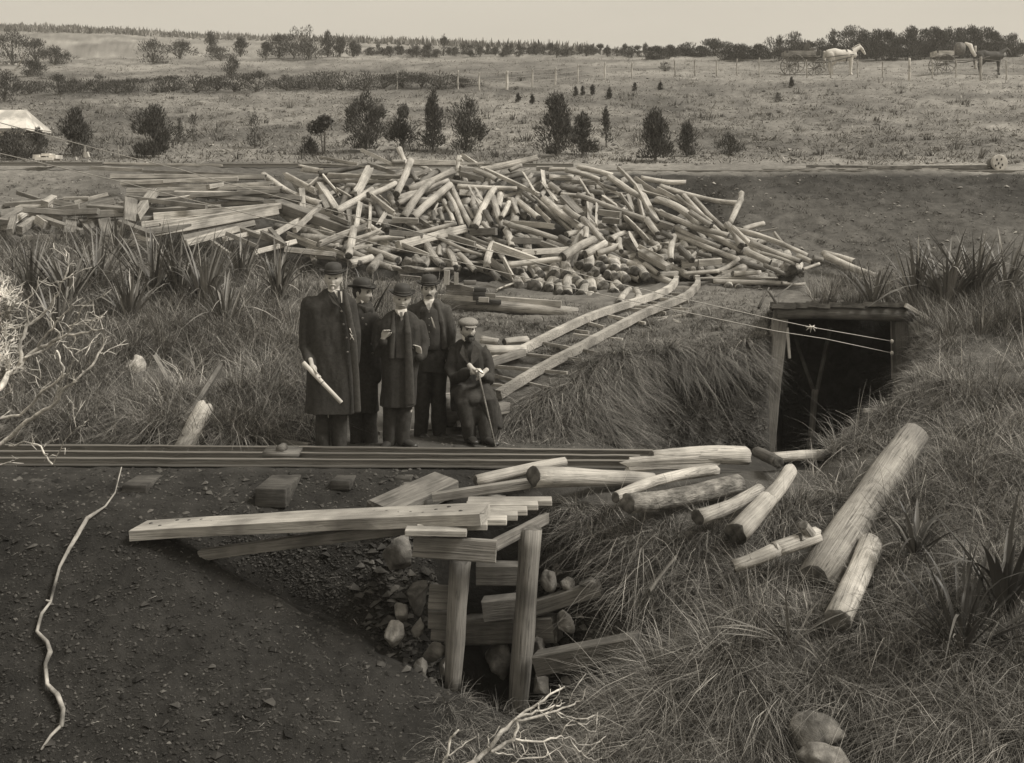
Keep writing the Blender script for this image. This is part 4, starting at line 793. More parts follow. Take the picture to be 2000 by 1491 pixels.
def face_bits(M, parent, brow=M_dhair, hair=M_dhair, moust=None, mm=M_dhair, beard=False, chin=False):
    for sg in (-1, 1):
        solid('eye', [xf(ellip((sg*.031, -.080, .008), (.0125, .010, .006), n=12, m=8), M)], M_eye, parent)
        solid('eyebrow', [xf(tube([(sg*.014, -.095, .023), (sg*.030, -.094, .029), (sg*.047, -.082, .025)], [.0042, .005, .003], 8), M)], brow, parent)
    hp = [ellip((0, .022, .022), (.081, .088, .098), n=30, m=20), tube([(-.078, -.018, .03), (-.077, -.008, -.01)], [.010, .006], 8), tube([(.078, -.018, .03), (.077, -.008, -.01)], [.010, .006], 8)]
    blob('hair', [xf(p, M) for p in hp], hair, parent, .006, 1, (.002, 60, 40))
    if moust: blob('moustache', [xf(tube([(-.034*moust, -.083, -.062-.006*moust), (-.018, -.103, -.054), (0, -.110, -.050), (.018, -.103, -.054), (.034*moust, -.083, -.062-.006*moust)], [.004, .0095, .009, .0095, .004], 10), M)], mm, parent, .0035, 1, (.0015, 120, 40))
    if chin: blob('goatee', [xf(ellip((0, -.101, -.088), (.017, .012, .022), n=14, m=10), M)], mm, parent, .004, 1)
    if beard: blob('beard', [xf(p, M) for p in (ellip((0, -.086, -.095), (.034, .028, .040), n=16, m=12), tube([(-.062, -.03, -.045), (-.050, -.062, -.082), (0, -.09, -.115), (.050, -.062, -.082), (.062, -.03, -.045)], [.007, .015, .024, .015, .007], 10))], mm, parent, .005, 1, (.003, 80, 60))
def collar(M, c, parent, r=.062, h=.045, wings=True):
    V, F = lathe([(r, 0), (r*.98, h*.6), (r*.93, h), (r*.86, h), (r*.9, 0)], 30); V[:, 1] *= 1.08
    o = solid('shirt_collar', [(V+np.array(c), F)], M_white, parent); return o
def shoe(p, ang, parent, s=1.0):
    d = Vector((math.sin(ang), -math.cos(ang), 0)); p = Vector(p)
    return blob('shoe', [tube([p+Vector((0, 0, .045))-d*.05, p+Vector((0, 0, .04)), p+d*.09+Vector((0, 0, .033)), p+d*.19+Vector((0, 0, .026))], [(.036, .045), (.042, .042), (.046, .033), (.036, .024)], 14, ref=(0, 0, 1)), tube([p+Vector((0, 0, .05)), p+Vector((0, 0, .13))], [.044, .046], 14)], M_shoe, parent, .008, 2)
def strip(name, pts, m, parent, w, th=.006, nrm=(0, -1, 0)):
    V, F = tube(pts, [(w*(1 if not isinstance(w, list) else 1), th)]*len(pts), 8, ref=nrm); return mesh_np(name, V, F, [m], parent)
def buttons(pl, parent, r=.011):
    for p in pl: solid('button', [ellip(p, (r, r*.5, r), n=10, m=6)], M_mid, parent)
def plate(name, poly, m, parent, th=.006):
    """thin cloth piece, polygon in x,y,z points"""
    n = len(poly); A = np.array([tuple(p) for p in poly]); B = A+np.array([0, th, 0])
    F4 = np.array([[i, (i+1) % n, n+(i+1) % n, n+i] for i in range(n)])
    V = np.concatenate([A, B, [A.mean(0)], [B.mean(0)]]); T = np.array([[ (i+1) % n, i, 2*n] for i in range(n)]+[[n+i, n+(i+1) % n, 2*n+1] for i in range(n)])
    return mesh_np(name, V, [F4, T], [m], parent, smooth=False)

# --- first man: white moustache, buttoned overcoat, paper roll
Y = 10.95; t = empty('person', P(648, 883, Y), 'man with white moustache in a long black overcoat and bowler, holding a paper roll', 'person', 'men in dark coats')
hc = P(651, 545, Y-.01); hp, M = head_parts(hc, 1.0, .10, .02, 0, .98)
ltr = [(632, 870), (662, 874)]
sh, el, wr = P(603, 592, Y), P(598, 660, Y), P(607, 716, Y-.10)
body = hp+[tube([P(652, 590, Y+.03), P(652, 560, Y+.01)], [.062, .058], 18), rings([(770, 625, 680, .08, 0), (700, 618, 685, .11, 0), (600, 612, 690, .10, 0), (582, 632, 672, .07, 0)], Y),
    tube([sh, el, wr], [.034, .03, .025], 14), tube([P(634, 790, Y), P(632, 870, Y)], [.07, .045], 14), tube([P(664, 790, Y), P(664, 872, Y)], [.07, .045], 14)]
body += hand_parts(P(609, 712, Y-.21), (.30, -.25, -.90), (.85, -.35, .1), (.25, -.8, -.05), 1.15, 1.1)+[ellip(P(611, 722, Y-.225), (.042, .03, .05))]
blob('body', body, M_skin, t, .006, 1)
blob('overcoat', [rings([(566, 637, 668, .07, .02), (574, 624, 680, .09, .02), (584, 606, 688, .115, .01), (598, 599, 689, .13, 0), (640, 602, 688, .145, -.01), (700, 602, 690, .15, -.01), (760, 598, 694, .165, 0), (806, 595, 694, .175, 0)], Y),
    tube([P(604, 594, Y), P(596, 640, Y-.01), P(596, 680, Y-.05), P(606, 711, Y-.15)], [(.078, .082), (.070, .075), (.066, .07), (.056, .06)], 20), tube([P(683, 594, Y), P(690, 650, Y), P(690, 705, Y+.04)], [.065, .065, .06], 18)], M_coat, t, .009, 4, (.017, 8, 2.0))
o = blob('coat_front', [tube([P(672, 566, Y-.09), P(678, 600, Y-.14), P(689, 660, Y-.15), P(696, 740, Y-.14), P(698, 804, Y-.14)], [(.02, .012), (.028, .016), (.036, .018), (.038, .018), (.038, .018)], 14, ref=(0, 1, 0))], M_coat2, t, .008, 2, (.004, 10, 3))
plate('lapel', [P(640, 572, Y-.135), P(650, 578, Y-.15), P(672, 612, Y-.165), P(664, 600, Y-.165), P(650, 592, Y-.16)], M_coat2, t)
plate('shirt_front', [P(652, 568, Y-.118), P(668, 570, Y-.118), P(668, 592, Y-.150), P(662, 586, Y-.148)], M_white, t)
plate('necktie', [P(659, 569, Y-.13), P(664, 569, Y-.13), P(667, 590, Y-.16), P(664, 594, Y-.162), P(660, 586, Y-.158)], M_coat, t)
collar(M, P(652, 573, Y+.0), t, .060, .038)
buttons([P(667, 608, Y-.150), P(671, 634, Y-.158), P(677, 660, Y-.162), P(679, 688, Y-.166)], t)
solid('watch_chain', [tube([P(683, 642, Y-.172), P(687, 651, Y-.178)], .004, 6), tube([P(684, 663, Y-.178), P(689, 655, Y-.18)], .004, 6), tube([P(684, 652, Y-.176), P(691, 664, Y-.18)], .004, 6)], M_brass, t)
blob('trousers', [tube([P(632, 780, Y), P(630, 830, Y), P(630, 878, Y)], [(.085, .09), (.078, .08), (.072, .07)], 18), tube([P(662, 780, Y), P(662, 830, Y), P(663, 878, Y)], [(.085, .09), (.078, .08), (.072, .07)], 18)], M_trou, t, .009, 3, (.011, 9, 5))
shoe(P(630, 884, Y), -.2, t); shoe(P(664, 884, Y), .3, t)
bowler(M, t); face_bits(M, t, M_whair, M_whair, .85, M_whair, chin=True)
a, b = P(592, 708, Y-.26), P(667, 787, Y-.30); V, F = tube([a-a, (b-a)*.5, (b-a)*.53, b-a], [.021, .0225, .021, .021], 16, cap=False)
r_ = mesh_np('paper_roll', V, F, [M_paper], loc=a); tag(r_, 'long white roll of paper held downwards in the first man\'s hand', 'paper roll')
V, F = lathe([(.0228, -.004), (.0234, 0), (.0228, .004)], 16); q = (b-a).to_track_quat('Z', 'Y')
o = mesh_np('tie_band', V, F, [M_dark], r_, loc=tuple((b-a)*.5)); o.rotation_mode = 'QUATERNION'; o.rotation_quaternion = q

# --- second man: in profile, turned to the right
Y = 11.45; t = empty('person', P(710, 874, Y), 'man in profile looking right, bowler and buttoned black overcoat with turned-up collar', 'person', 'men in dark coats')
hc = P(708, 573, Y); hp, M = head_parts(hc, 1.0, 1.18, .02)
body = hp+[tube([P(702, 612, Y+.03), P(704, 585, Y+.02)], [.06, .055], 16), rings([(760, 692, 728, .08, 0), (640, 688, 738, .11, 0), (610, 694, 722, .07, 0)], Y), tube([P(695, 800, Y), P(696, 868, Y)], [.07, .045]), tube([P(724, 800, Y), P(722, 868, Y)], [.07, .045]), tube([P(730, 625, Y), P(735, 690, Y), P(727, 725, Y-.04)], [.04, .035, .028], 12)]+hand_parts(P(725, 728, Y-.04), (-.3, -.1, -1), (-1, 0, 0), (0, -1, 0), .5)
blob('body', body, M_skin, t, .006, 1)
blob('overcoat', [rings([(588, 697, 722, .06, .03), (597, 690, 728, .09, .02), (612, 682, 735, .13, .01), (640, 678, 738, .15, 0), (700, 680, 738, .155, 0), (760, 680, 740, .17, 0), (803, 680, 740, .175, 0)], Y), tube([P(728, 622, Y-.02), P(737, 665, Y), P(738, 705, Y-.02), P(735, 740, Y-.06)], [.075, .07, .062, .055], 18)], M_coat, t, .009, 4, (.017, 8, 2.0))
blob('turned_up_collar', [tube([P(691, 594, Y+.05), P(698, 600, Y-.05), P(714, 606, Y-.10), P(727, 606, Y-.06)], [(.014, .038)]*4, 12, ref=(0, 0, 1))], M_coat2, t, .007, 2)
plate('shirt_collar', [P(704, 586, Y-.095), P(711, 590, Y-.11), P(707, 593, Y-.11)], M_white, t)
buttons([P(708, 622, Y-.155), P(715, 634, Y-.160), P(725, 672, Y-.165), P(728, 690, Y-.168)], t, .012)
blob('trousers', [tube([P(696, 790, Y), P(696, 872, Y)], [.085, .072], 16), tube([P(722, 790, Y), P(724, 872, Y)], [.08, .07], 16)], M_trou, t, .009, 3, (.011, 9, 5))
shoe(P(696, 876, Y), .3, t); shoe(P(724, 876, Y), .6, t)
bowler(M, t); face_bits(M, t)

# --- third man: short, grey moustache, hand raised
Y = 11.2; t = empty('person', P(772, 872, Y), 'short grey-moustached man in an open black overcoat, one hand raised at his chest', 'person', 'men in dark coats')
hc = P(785, 585, Y); hp, M = head_parts(hc, 1.0, .16, -.04, .05, 1.0)
body = hp+[tube([P(780, 628, Y+.03), P(783, 600, Y+.02)], [.062, .058], 16), rings([(760, 756, 808, .08, 0), (650, 748, 812, .11, 0), (622, 766, 800, .07, 0)], Y), tube([P(764, 800, Y), P(764, 866, Y)], [.07, .045]), tube([P(792, 800, Y), P(790, 862, Y)], [.07, .045]),
    tube([P(745, 640, Y), P(737, 690, Y-.04), P(748, 662, Y-.17)], [.034, .03, .025], 12), tube([P(820, 640, Y), P(828, 680, Y), P(817, 696, Y-.10)], [.034, .03, .025], 12)]
body += hand_parts(P(749, 660, Y-.19), (.35, -.15, .85), (.3, -.9, 0), (.9, .3, -.2), 1.5, .85)+hand_parts(P(820, 690, Y-.10), (-.25, -.3, 1), (-.6, -.8, 0), (-.8, .3, 0), 1.1, .8)
blob('body', body, M_skin, t, .006, 1)
blob('overcoat', [rings([(607, 768, 798, .065, .02), (614, 757, 810, .09, .02), (625, 744, 822, .115, .01), (640, 738, 826, .13, 0), (690, 742, 822, .145, 0), (740, 746, 815, .155, 0), (793, 741, 811, .165, 0)], Y),
    tube([P(744, 636, Y), P(737, 668, Y-.02), P(739, 690, Y-.07), P(748, 667, Y-.17)], [.072, .066, .058, .046], 18), tube([P(820, 636, Y), P(829, 672, Y), P(825, 694, Y-.06), P(820, 698, Y-.10)], [.072, .066, .06, .05], 18)], M_coat, t, .009, 4, (.017, 8, 2.0))
o = blob('coat_front', [tube([P(793, 612, Y-.08), P(797, 650, Y-.155), P(799, 720, Y-.165), P(800, 790, Y-.17)], [(.02, .014), (.035, .016), (.045, .016), (.05, .016)], 14, ref=(0, 1, 0)), tube([P(770, 612, Y-.08), P(767, 650, Y-.15), P(765, 700, Y-.155)], [(.018, .014), (.03, .014), (.03, .012)], 14, ref=(0, 1, 0))], M_coat2, t, .008, 2, (.004, 10, 3))
plate('waistcoat', [P(773, 618, Y-.11), P(795, 618, Y-.11), P(792, 700, Y-.160), P(774, 700, Y-.160)], M_trou, t)
plate('shirt_front', [P(776, 606, Y-.105), P(791, 606, Y-.105), P(788, 616, Y-.128), P(784, 622, Y-.132), P(779, 615, Y-.128)], M_white, t)
plate('necktie', [P(781, 610, Y-.125), P(786, 610, Y-.125), P(787, 624, Y-.14), P(783, 628, Y-.142)], M_mid, t)
collar(M, P(783, 613, Y+.0), t, .064, .05)
blob('trousers', [tube([P(763, 780, Y), P(762, 830, Y), P(761, 866, Y)], [.085, .075, .068], 16), tube([P(790, 780, Y), P(788, 830, Y), P(787, 862, Y)], [.085, .075, .068], 16)], M_trou, t, .009, 3, (.011, 9, 5))
shoe(P(758, 872, Y), -.1, t); shoe(P(790, 870, Y), .7, t)
bowler(M, t, .068); face_bits(M, t, M_whair, M_whair, 1.2, M_cap)

# --- fourth man: short jacket open over waistcoat
Y = 11.9; t = empty('person', P(838, 858, Y), 'tall man with dark moustache in an open jacket over waistcoat and watch chain', 'person', 'men in dark coats')
hc = P(838, 566, Y); hp, M = head_parts(hc, 1.0, .08, .02, 0, .95)
body = hp+[tube([P(838, 606, Y+.03), P(838, 580, Y+.02)], [.06, .056], 16), rings([(690, 818, 866, .11, 0), (640, 815, 868, .11, 0), (606, 824, 854, .07, 0)], Y), tube([P(828, 700, Y), P(824, 770, Y), P(822, 846, Y)], [.08, .05, .04]), tube([P(856, 700, Y), P(856, 770, Y), P(858, 846, Y)], [.08, .05, .04]),
    tube([P(873, 610, Y), P(880, 650, Y), P(880, 690, Y-.02)], [.034, .03, .025], 12), tube([P(806, 620, Y+.02), P(800, 660, Y+.04), P(803, 690, Y)], [.034, .03, .026], 12)]
body += hand_parts(P(879, 689, Y-.03), (.06, -.1, -1), (-.8, -.4, 0), (-.3, -.9, 0), .75)+hand_parts(P(804, 690, Y-.02), (.1, -.1, -1), (.8, 0, 0), (0, -1, 0), .8)
blob('body', body, M_skin, t, .006, 1)
blob('waistcoat', [rings([(596, 828, 852, .06, .02), (606, 816, 862, .10, .0), (640, 815, 864, .125, -.02), (672, 816, 864, .125, -.02), (682, 818, 862, .12, -.015)], Y)], M_trou, t, .009, 3, (.004, 10, 3))
blob('jacket', [rings([(586, 824, 854, .05, .04), (594, 814, 864, .075, .04), (604, 804, 876, .095, .03), (640, 802, 878, .11, .03), (690, 802, 880, .12, .03), (712, 803, 880, .12, .03)], Y),
    tube([P(872, 606, Y+.02), P(881, 645, Y+.01), P(884, 686, Y-.02)], [.068, .062, .052], 18), tube([P(808, 606, Y+.02), P(802, 650, Y+.03), P(803, 688, Y+.02)], [.068, .062, .052], 18),
    tube([P(852, 594, Y-.03), P(862, 630, Y-.09), P(868, 680, Y-.08)], [(.02, .02), (.035, .02), (.045, .03)], 14, ref=(0, 1, 0)), tube([P(825, 594, Y-.03), P(817, 630, Y-.08), P(812, 680, Y-.07)], [(.02, .02), (.03, .02), (.035, .03)], 14, ref=(0, 1, 0))], M_coat2, t, .009, 3, (.016, 9, 2.2))
plate('shirt_front', [P(829, 588, Y-.10), P(845, 588, Y-.10), P(842, 600, Y-.118), P(838, 605, Y-.122), P(833, 600, Y-.118)], M_white, t)
plate('necktie', [P(835, 593, Y-.12), P(840, 593, Y-.12), P(841, 603, Y-.14), P(838, 607, Y-.142), P(834, 602, Y-.14)], M_mid, t)
collar(M, P(838, 594, Y+.01), t, .062, .055)
buttons([P(838, 610+k*13, Y-.135-.012*(k > 0)) for k in range(6)], t, .008)
solid('watch_chain', [tube([P(842, 620, Y-.148), P(845, 630, Y-.150), P(848, 640, Y-.150)], .005, 6), tube([P(844, 622, Y-.149), P(850, 641, Y-.149)], .003, 6)], M_brass, t)
blob('trousers', [rings([(672, 816, 868, .11, 0), (700, 813, 872, .12, 0), (725, 813, 874, .12, 0)], Y), tube([P(828, 712, Y), P(825, 775, Y-.01), P(822, 848, Y)], [(.10, .105), (.085, .085), (.072, .075)], 18), tube([P(857, 712, Y), P(857, 775, Y-.01), P(857, 848, Y)], [(.10, .105), (.085, .085), (.075, .075)], 18)], M_trou, t, .009, 3, (.013, 8, 5))
shoe(P(822, 856, Y), -.3 if False else .5, t); shoe(P(857, 856, Y), .75, t)
bowler(M, t); face_bits(M, t, M_dhair, M_dhair, .9, M_dhair)

# --- fifth man: seated, flat cap and beard, with a cane
Y = 11.75; t = empty('person', P(920, 866, Y), 'bearded man in a pale flat cap and overcoat seated with both hands on a cane', 'person', 'men in dark coats')
hc = P(914, 645, Y-.02); hp, M = head_parts(hc, 1.0, .32, .06, .02, .97)
hip = P(918, 768, Y+.12); kl, kr = P(905, 778, Y-.32), P(940, 776, Y-.32)
body = hp+[tube([P(911, 680, Y+.05), P(913, 655, Y+.01)], [.06, .056], 16), rings([(775, 892, 944, .12, .08), (720, 888, 942, .12, .05), (690, 890, 936, .11, .02), (674, 900, 926, .07, .02)], Y),
    tube([hip, kl, P(915, 856, Y-.30)], [.05, .03, .03], 14), tube([hip, kr, P(948, 862, Y-.34)], [.05, .03, .03], 14),
    tube([P(888, 690, Y), P(884, 735, Y-.08), P(922, 728, Y-.34)], [.034, .032, .026], 12), tube([P(943, 690, Y), P(954, 738, Y-.08), P(936, 724, Y-.36)], [.034, .032, .026], 12)]
body += hand_parts(P(922, 720, Y-.38), (.62, -.45, -.65), (.5, -.1, -.8), (.3, -.8, .3), 1.5, .72)+hand_parts(P(944, 728, Y-.38), (-.62, -.45, -.45), (-.4, 0, -.9), (-.3, -.8, .3), 1.5, .72)
blob('body', body, M_skin, t, .006, 1)
blob('overcoat', [rings([(664, 898, 928, .065, .02), (672, 888, 938, .09, .02), (684, 880, 948, .115, .02), (700, 878, 952, .13, .02), (740, 880, 955, .15, .04), (775, 880, 958, .18, .06), (800, 882, 962, .2, .02)], Y),
    tube([P(887, 688, Y), P(879, 722, Y-.04), P(886, 740, Y-.12), P(914, 728, Y-.32)], [.07, .066, .064, .05], 18), tube([P(945, 688, Y), P(957, 722, Y-.03), P(955, 742, Y-.12), P(940, 732, Y-.32)], [.07, .066, .062, .05], 18),
    tube([P(903, 768, Y+.1), P(900, 772, Y-.2), P(908, 790, Y-.34), P(914, 826, Y-.34), P(916, 848, Y-.3)], [(.11, .12), (.11, .10), (.10, .09), (.10, .07), (.10, .06)], 18, ref=(1, 0, 0)),
    tube([P(938, 768, Y+.1), P(944, 770, Y-.2), P(952, 786, Y-.34), P(958, 816, Y-.30), P(960, 842, Y-.28)], [(.12, .12), (.12, .11), (.11, .10), (.09, .09), (.085, .075)], 18, ref=(1, 0, 0)),
    ellip(P(923, 776, Y-.16), (.21, .26, .12)), ellip(P(926, 800, Y-.28), (.19, .12, .16)),
    tube([P(952, 770, Y), P(962, 800, Y-.05), P(976, 834, Y-.1)], [(.09, .09), (.09, .10), (.025, .10)], 16, ref=(0, 1, 0))], M_coat, t, .009, 4, (.016, 8, 3.5))
plate('lapel', [P(904, 672, Y-.12), P(912, 690, Y-.16), P(918, 716, Y-.19), P(908, 704, Y-.17), P(898, 690, Y-.15)], M_coat2, t); plate('lapel', [P(926, 672, Y-.12), P(938, 684, Y-.14), P(934, 700, Y-.16), P(920, 716, Y-.19), P(920, 694, Y-.16)], M_coat2, t)
plate('shirt_collar', [P(903, 654, Y-.09), P(908, 659, Y-.12), P(908, 668, Y-.13), P(903, 662, Y-.11)], M_white, t); plate('shirt_collar', [P(919, 664, Y-.10), P(923, 660, Y-.09), P(923, 668, Y-.11), P(919, 670, Y-.12)], M_white, t)
blob('trousers', [tube([kr+Vector((0, 0, -.06)), P(944, 820, Y-.34), P(950, 858, Y-.34)], [.08, .07, .065], 16), tube([kl+Vector((0, 0, -.08)), P(914, 830, Y-.30), P(917, 856, Y-.30)], [.075, .07, .065], 16)], M_trou, t, .009, 3, (.011, 9, 5))
shoe(P(918, 862, Y-.32), .35, t); shoe(P(950, 866, Y-.36), .6, t)
V, F = ellip((0, -.008, .082), (.108, .128, .052), n=30, m=18); V[:, 2] = np.where(V[:, 2] < .058, .058+(V[:, 2]-.058)*.25, V[:, 2]); V[:, 0] += 0; V[:, 2] += .10*V[:, 1]+.012*np.sin(V[:, 0]*20)*.3
o = blob('flat_cap', [xf((V, F), M)], M_cap, t, .005, 1); solid('peak', [xf(ellip((0, -.112, .044), (.066, .048, .008), Quaternion((1, 0, 0), .3), n=24, m=10), M)], M_cap, o)
face_bits(M, t, M_dhair, M_dhair, 1.1, M_dhair, beard=True)
a, b = P(934, 727, Y-.46), P(968, 872, Y-.55)
c_ = empty('walking_cane', b, 'thin walking cane under the seated man\'s hands', 'cane')
solid('shaft', [tube([a, a.lerp(b, .5), b], [.0105, .009, .007], 10)], M_mid, c_); solid('handle', [tube([a+Vector((-.035, 0, .02)), a+Vector((-.01, 0, .03)), a+Vector((.03, 0, .0)), a+Vector((.045, 0, -.01))], .012, 10)], M_brass, c_)

# ------------------------------------------------------------ horses and carts on the ridge
def horse(base, label, m, mane, dirx=1, harness=True, s=1.0):
    t = empty('horse', base, label, 'horse', 'horses on the ridge'); B = Vector(base)
    def q(x, y, z): return B+Vector((x*dirx*s, y*s, z*s))
    pr = [tube([q(-.62, 0, 1.12), q(-.35, 0, 1.13), q(.0, 0, 1.05), q(.35, 0, 1.08), q(.62, 0, 1.10)], [(.28*s, .27*s), (.33*s, .35*s), (.32*s, .36*s), (.31*s, .37*s), (.24*s, .29*s)], 22, ref=(0, 1, 0)),
          tube([q(.55, 0, 1.16), q(.80, 0, 1.38), q(1.02, 0, 1.52)], [(.19*s, .30*s), (.13*s, .21*s), (.10*s, .14*s)], 18, ref=(0, 1, 0)),
          tube([q(1.0, 0, 1.54), q(1.13, 0, 1.42), q(1.25, 0, 1.22), q(1.30, 0, 1.14)], [(.09*s, .13*s), (.085*s, .12*s), (.06*s, .075*s), (.05*s, .05*s)], 16, ref=(0, 1, 0))]
    for y in (-.05, .05): pr.append(tube([q(1.0, y, 1.60), q(1.01, y*1.3, 1.72)], [(.03*s, .03*s), (.012*s, .012*s)], 8))
    for y, dx in ((-.13, .0), (.13, .10)):
        pr.append(tube([q(.50+dx, y, 1.05), q(.50+dx, y, .80), q(.50+dx, y, .48), q(.49+dx, y, .14), q(.53+dx, y, .03)], [.15*s, .12*s, .072*s, .058*s, .075*s], 14))
    for y, dx in ((-.13, .0), (.13, .17)):
        pr.append(tube([q(-.56+dx, y, 1.05), q(-.50+dx, y, .78), q(-.66+dx, y, .50), q(-.60+dx, y, .14), q(-.56+dx, y, .03)], [.24*s, .18*s, .09*s, .065*s, .078*s], 14))
    blob('body', pr, m, t, .025, 3)
    blob('tail', [tube([q(-.80, 0, 1.22), q(-.90, 0, 1.0), q(-.88, 0, .6)], [.04*s, .06*s, .03*s], 10)], mane, t, .02, 1, (.01, 20, 5)); blob('mane', [tube([q(.56, 0, 1.40), q(.78, 0, 1.56), q(.98, 0, 1.66)], [(.03*s, .05*s)]*3, 10, ref=(0, 1, 0))], mane, t, .02, 1)
    solid('eye', [ellip(q(1.10, -.085, 1.47), (.02, .02, .02), n=8, m=6)], M_eye, t)
    if harness:
        V, F = lathe([(.285*s, -.03*s), (.325*s, -.03*s), (.325*s, .03*s), (.285*s, .03*s), (.285*s, -.03*s)], 28); R_ = Matrix.Translation(q(.60, 0, 1.16)) @ Matrix.Rotation(math.radians(72), 4, 'Y') @ Matrix.Diagonal((1.0, .82, 1, 1)); solid('collar', [xf((V, F), R_)], M_leather, t)
        V, F = lathe([(.36*s, -.025*s), (.385*s, -.025*s), (.385*s, .025*s), (.36*s, .025*s), (.36*s, -.025*s)], 28); R_ = Matrix.Translation(q(.25, 0, 1.07)) @ Matrix.Rotation(math.radians(90), 4, 'Y') @ Matrix.Diagonal((1, .92, 1, 1)); solid('girth', [xf((V, F), R_)], M_leather, t)
        solid('trace', [tube([q(.60, -.33, 1.08), q(-.1, -.37, 1.02), q(-.8, -.33, .92)], .018*s, 8)], M_leather, t); solid('bridle', [tube([q(1.17, -.09, 1.30), q(1.17, .0, 1.42), q(1.17, .09, 1.30)], .012*s, 6), tube([q(1.06, -.1, 1.52), q(1.20, -.09, 1.30)], .012*s, 6)], M_leather, t)
    return t
hb = G(1642, 147); hb.z -= .02
horse(hb, 'white harnessed horse standing before the wagon on the ridge', M_horse, M_whair, s=1.08)
def wheel(c, r, parent, nsp=12):
    w = empty('wheel', c-wloc(parent), None, None); w.parent = parent
    V, F = lathe([(r*.92, -.025), (r, -.025), (r, .025), (r*.92, .025), (r*.92, -.025)], 32); mesh_np('rim', V @ np.array(Matrix.Rotation(math.pi/2, 3, 'X')).T+np.array(c), F, [M_mid], w)
    sp = [tube([c, c+Vector((math.cos(a)*r*.94, 0, math.sin(a)*r*.94))], .018, 6) for a in np.linspace(0, 2*math.pi, nsp, endpoint=False)]
    solid('spokes', sp, M_dark, w); solid('hub', [tube([c+Vector((0, -.09, 0)), c+Vector((0, .09, 0))], .07, 12)], M_dark, w)
def cart(px0, base, label, four=True):
    t = empty('horse_cart', base, label, 'cart', 'carts on the ridge'); B = Vector(base)
    q = lambda x, y, z: B+Vector((x, y, z))
    for y in (-.65, .65):
        wheel(q(0, y, .55), .55, t); 
        if four: wheel(q(1.42, y, .42), .42, t, 10)
    L = 1.7 if four else 1.0
    solid('axle', [tube([q(0, -.65, .55), q(0, .65, .55)], .035, 8)]+([tube([q(1.42, -.65, .42), q(1.42, .65, .42)], .035, 8)] if four else []), M_dark, t)
    solid('bed', [box(B+Vector((L/2-.35, 0, .98)), (L+.2, 1.0, .07)), box(B+Vector((L/2-.35, 0, .84)), (L, .12, .2))], M_dark, t, smooth=False)
    solid('side_boards', [box(B+Vector((L/2-.45, sg*.52, 1.17)), (L-.1, .04, .26)) for sg in (-1, 1)]+[box(B+Vector((-.5, 0, 1.17)), (.04, 1.0, .26))], M_mid if four else M_wood, t, smooth=False)
    if four: solid('seat', [box(B+Vector((1.0, 0, 1.42)), (.4, .95, .07)), box(B+Vector((.82, 0, 1.62)), (.06, .95, .35)), box(B+Vector((1.0, .42, 1.24)), (.3, .05, .34)), box(B+Vector((1.0, -.42, 1.24)), (.3, .05, .34)), box(B+Vector((1.5, 0, 1.2)), (.06, .9, .35))], M_dark, t, smooth=False)
    solid('shafts', [tube([q(L-.4, sg*.42, .75), q(L+.5, sg*.36, .72), q(L+1.6, sg*.34, .98)], .03, 8) for sg in (-1, 1)], M_dark, t)
    return t
wb = G(1548, 139); wb.y = hb.y; wb.x = (1548-1000)*wb.y/FP; wb.z = zat(wb.x, wb.y); cart(1548, wb, 'four-wheeled open wagon with tall rear wheels behind the white horse')
b2 = G(1840, 143); b2.y = hb.y+.4; b2.x = (1840-1000)*b2.y/FP; b2.z = zat(b2.x, b2.y); cart(1840, b2, 'two-wheeled pale-sided cart near the right edge of the ridge', False)
V, F = ellip((0, 0, 0), (.34, .3, .36), n=24, m=16); V = V*(1+.25*fbm(V*3, 2))[:, None]
tag(mesh_np('cart_load', V, F, [M_dark], loc=b2+Vector((1.0, 0, 1.5))), 'dark bundle at the front of the two-wheeled cart', 'bundle')
q0 = b2+Vector((1.15, -.5, 1.75)); V, F = tube([Vector((0, 0, 0)), Vector((.25, -.05, -.15)), Vector((.38, -.08, -.5)), Vector((.55, -.05, -.75))], [(.06, .05), (.14, .05), (.12, .06), (.1, .04)], 14, ref=(0, 1, 0))
V = V*(1+.1*fbm(V*8, 2))[:, None]; tag(mesh_np('draped_cloth', V, F, [M_canvas], loc=q0), 'pale cloth hanging off the front of the two-wheeled cart', 'cloth')
b3 = G(1932, 150); b3.y = b2.y; b3.x = (1932-1000)*b3.y/FP; b3.z = zat(b3.x, b3.y); horse(b3, 'dark horse against the trees right of the two-wheeled cart', M_dhorse, M_dhair, harness=False, s=.98)

# hut and small things beside the ledge at far left
hY = 33.0; t = empty('canvas_hut', P(20, 270, hY), 'white canvas-roofed hut with dark walls at the left picture edge', 'hut')
zr, ze, zb = P(0, 218, hY).z, P(0, 256, hY).z, P(0, 300, hY).z-.3
xl, xr = P(-160, 0, hY).x, P(52, 0, hY).x; xe = P(77, 0, hY).x
V = np.array([(xl, hY, ze-.02), (xe, hY-.9, ze-.02), (xr, hY, zr), (xl, hY+.0, zr), (xe, hY+.9, ze-.02), (xl, hY+.9, ze-.02), (xl, hY-.9, ze-.02)])
V2 = V+np.array([0, 0, .05]); nV = 7
faces4 = np.array([[6, 1, 2, 3], [5, 3, 2, 4]]); f3 = np.array([[1, 4, 2], [6, 3, 5]])
Vr = np.concatenate([V, V2]); mesh_np('canvas_roof', Vr, [np.concatenate([faces4[:, ::-1], faces4+nV]), np.concatenate([f3[:, ::-1], f3+nV])], [M_canvas], t, smooth=False)
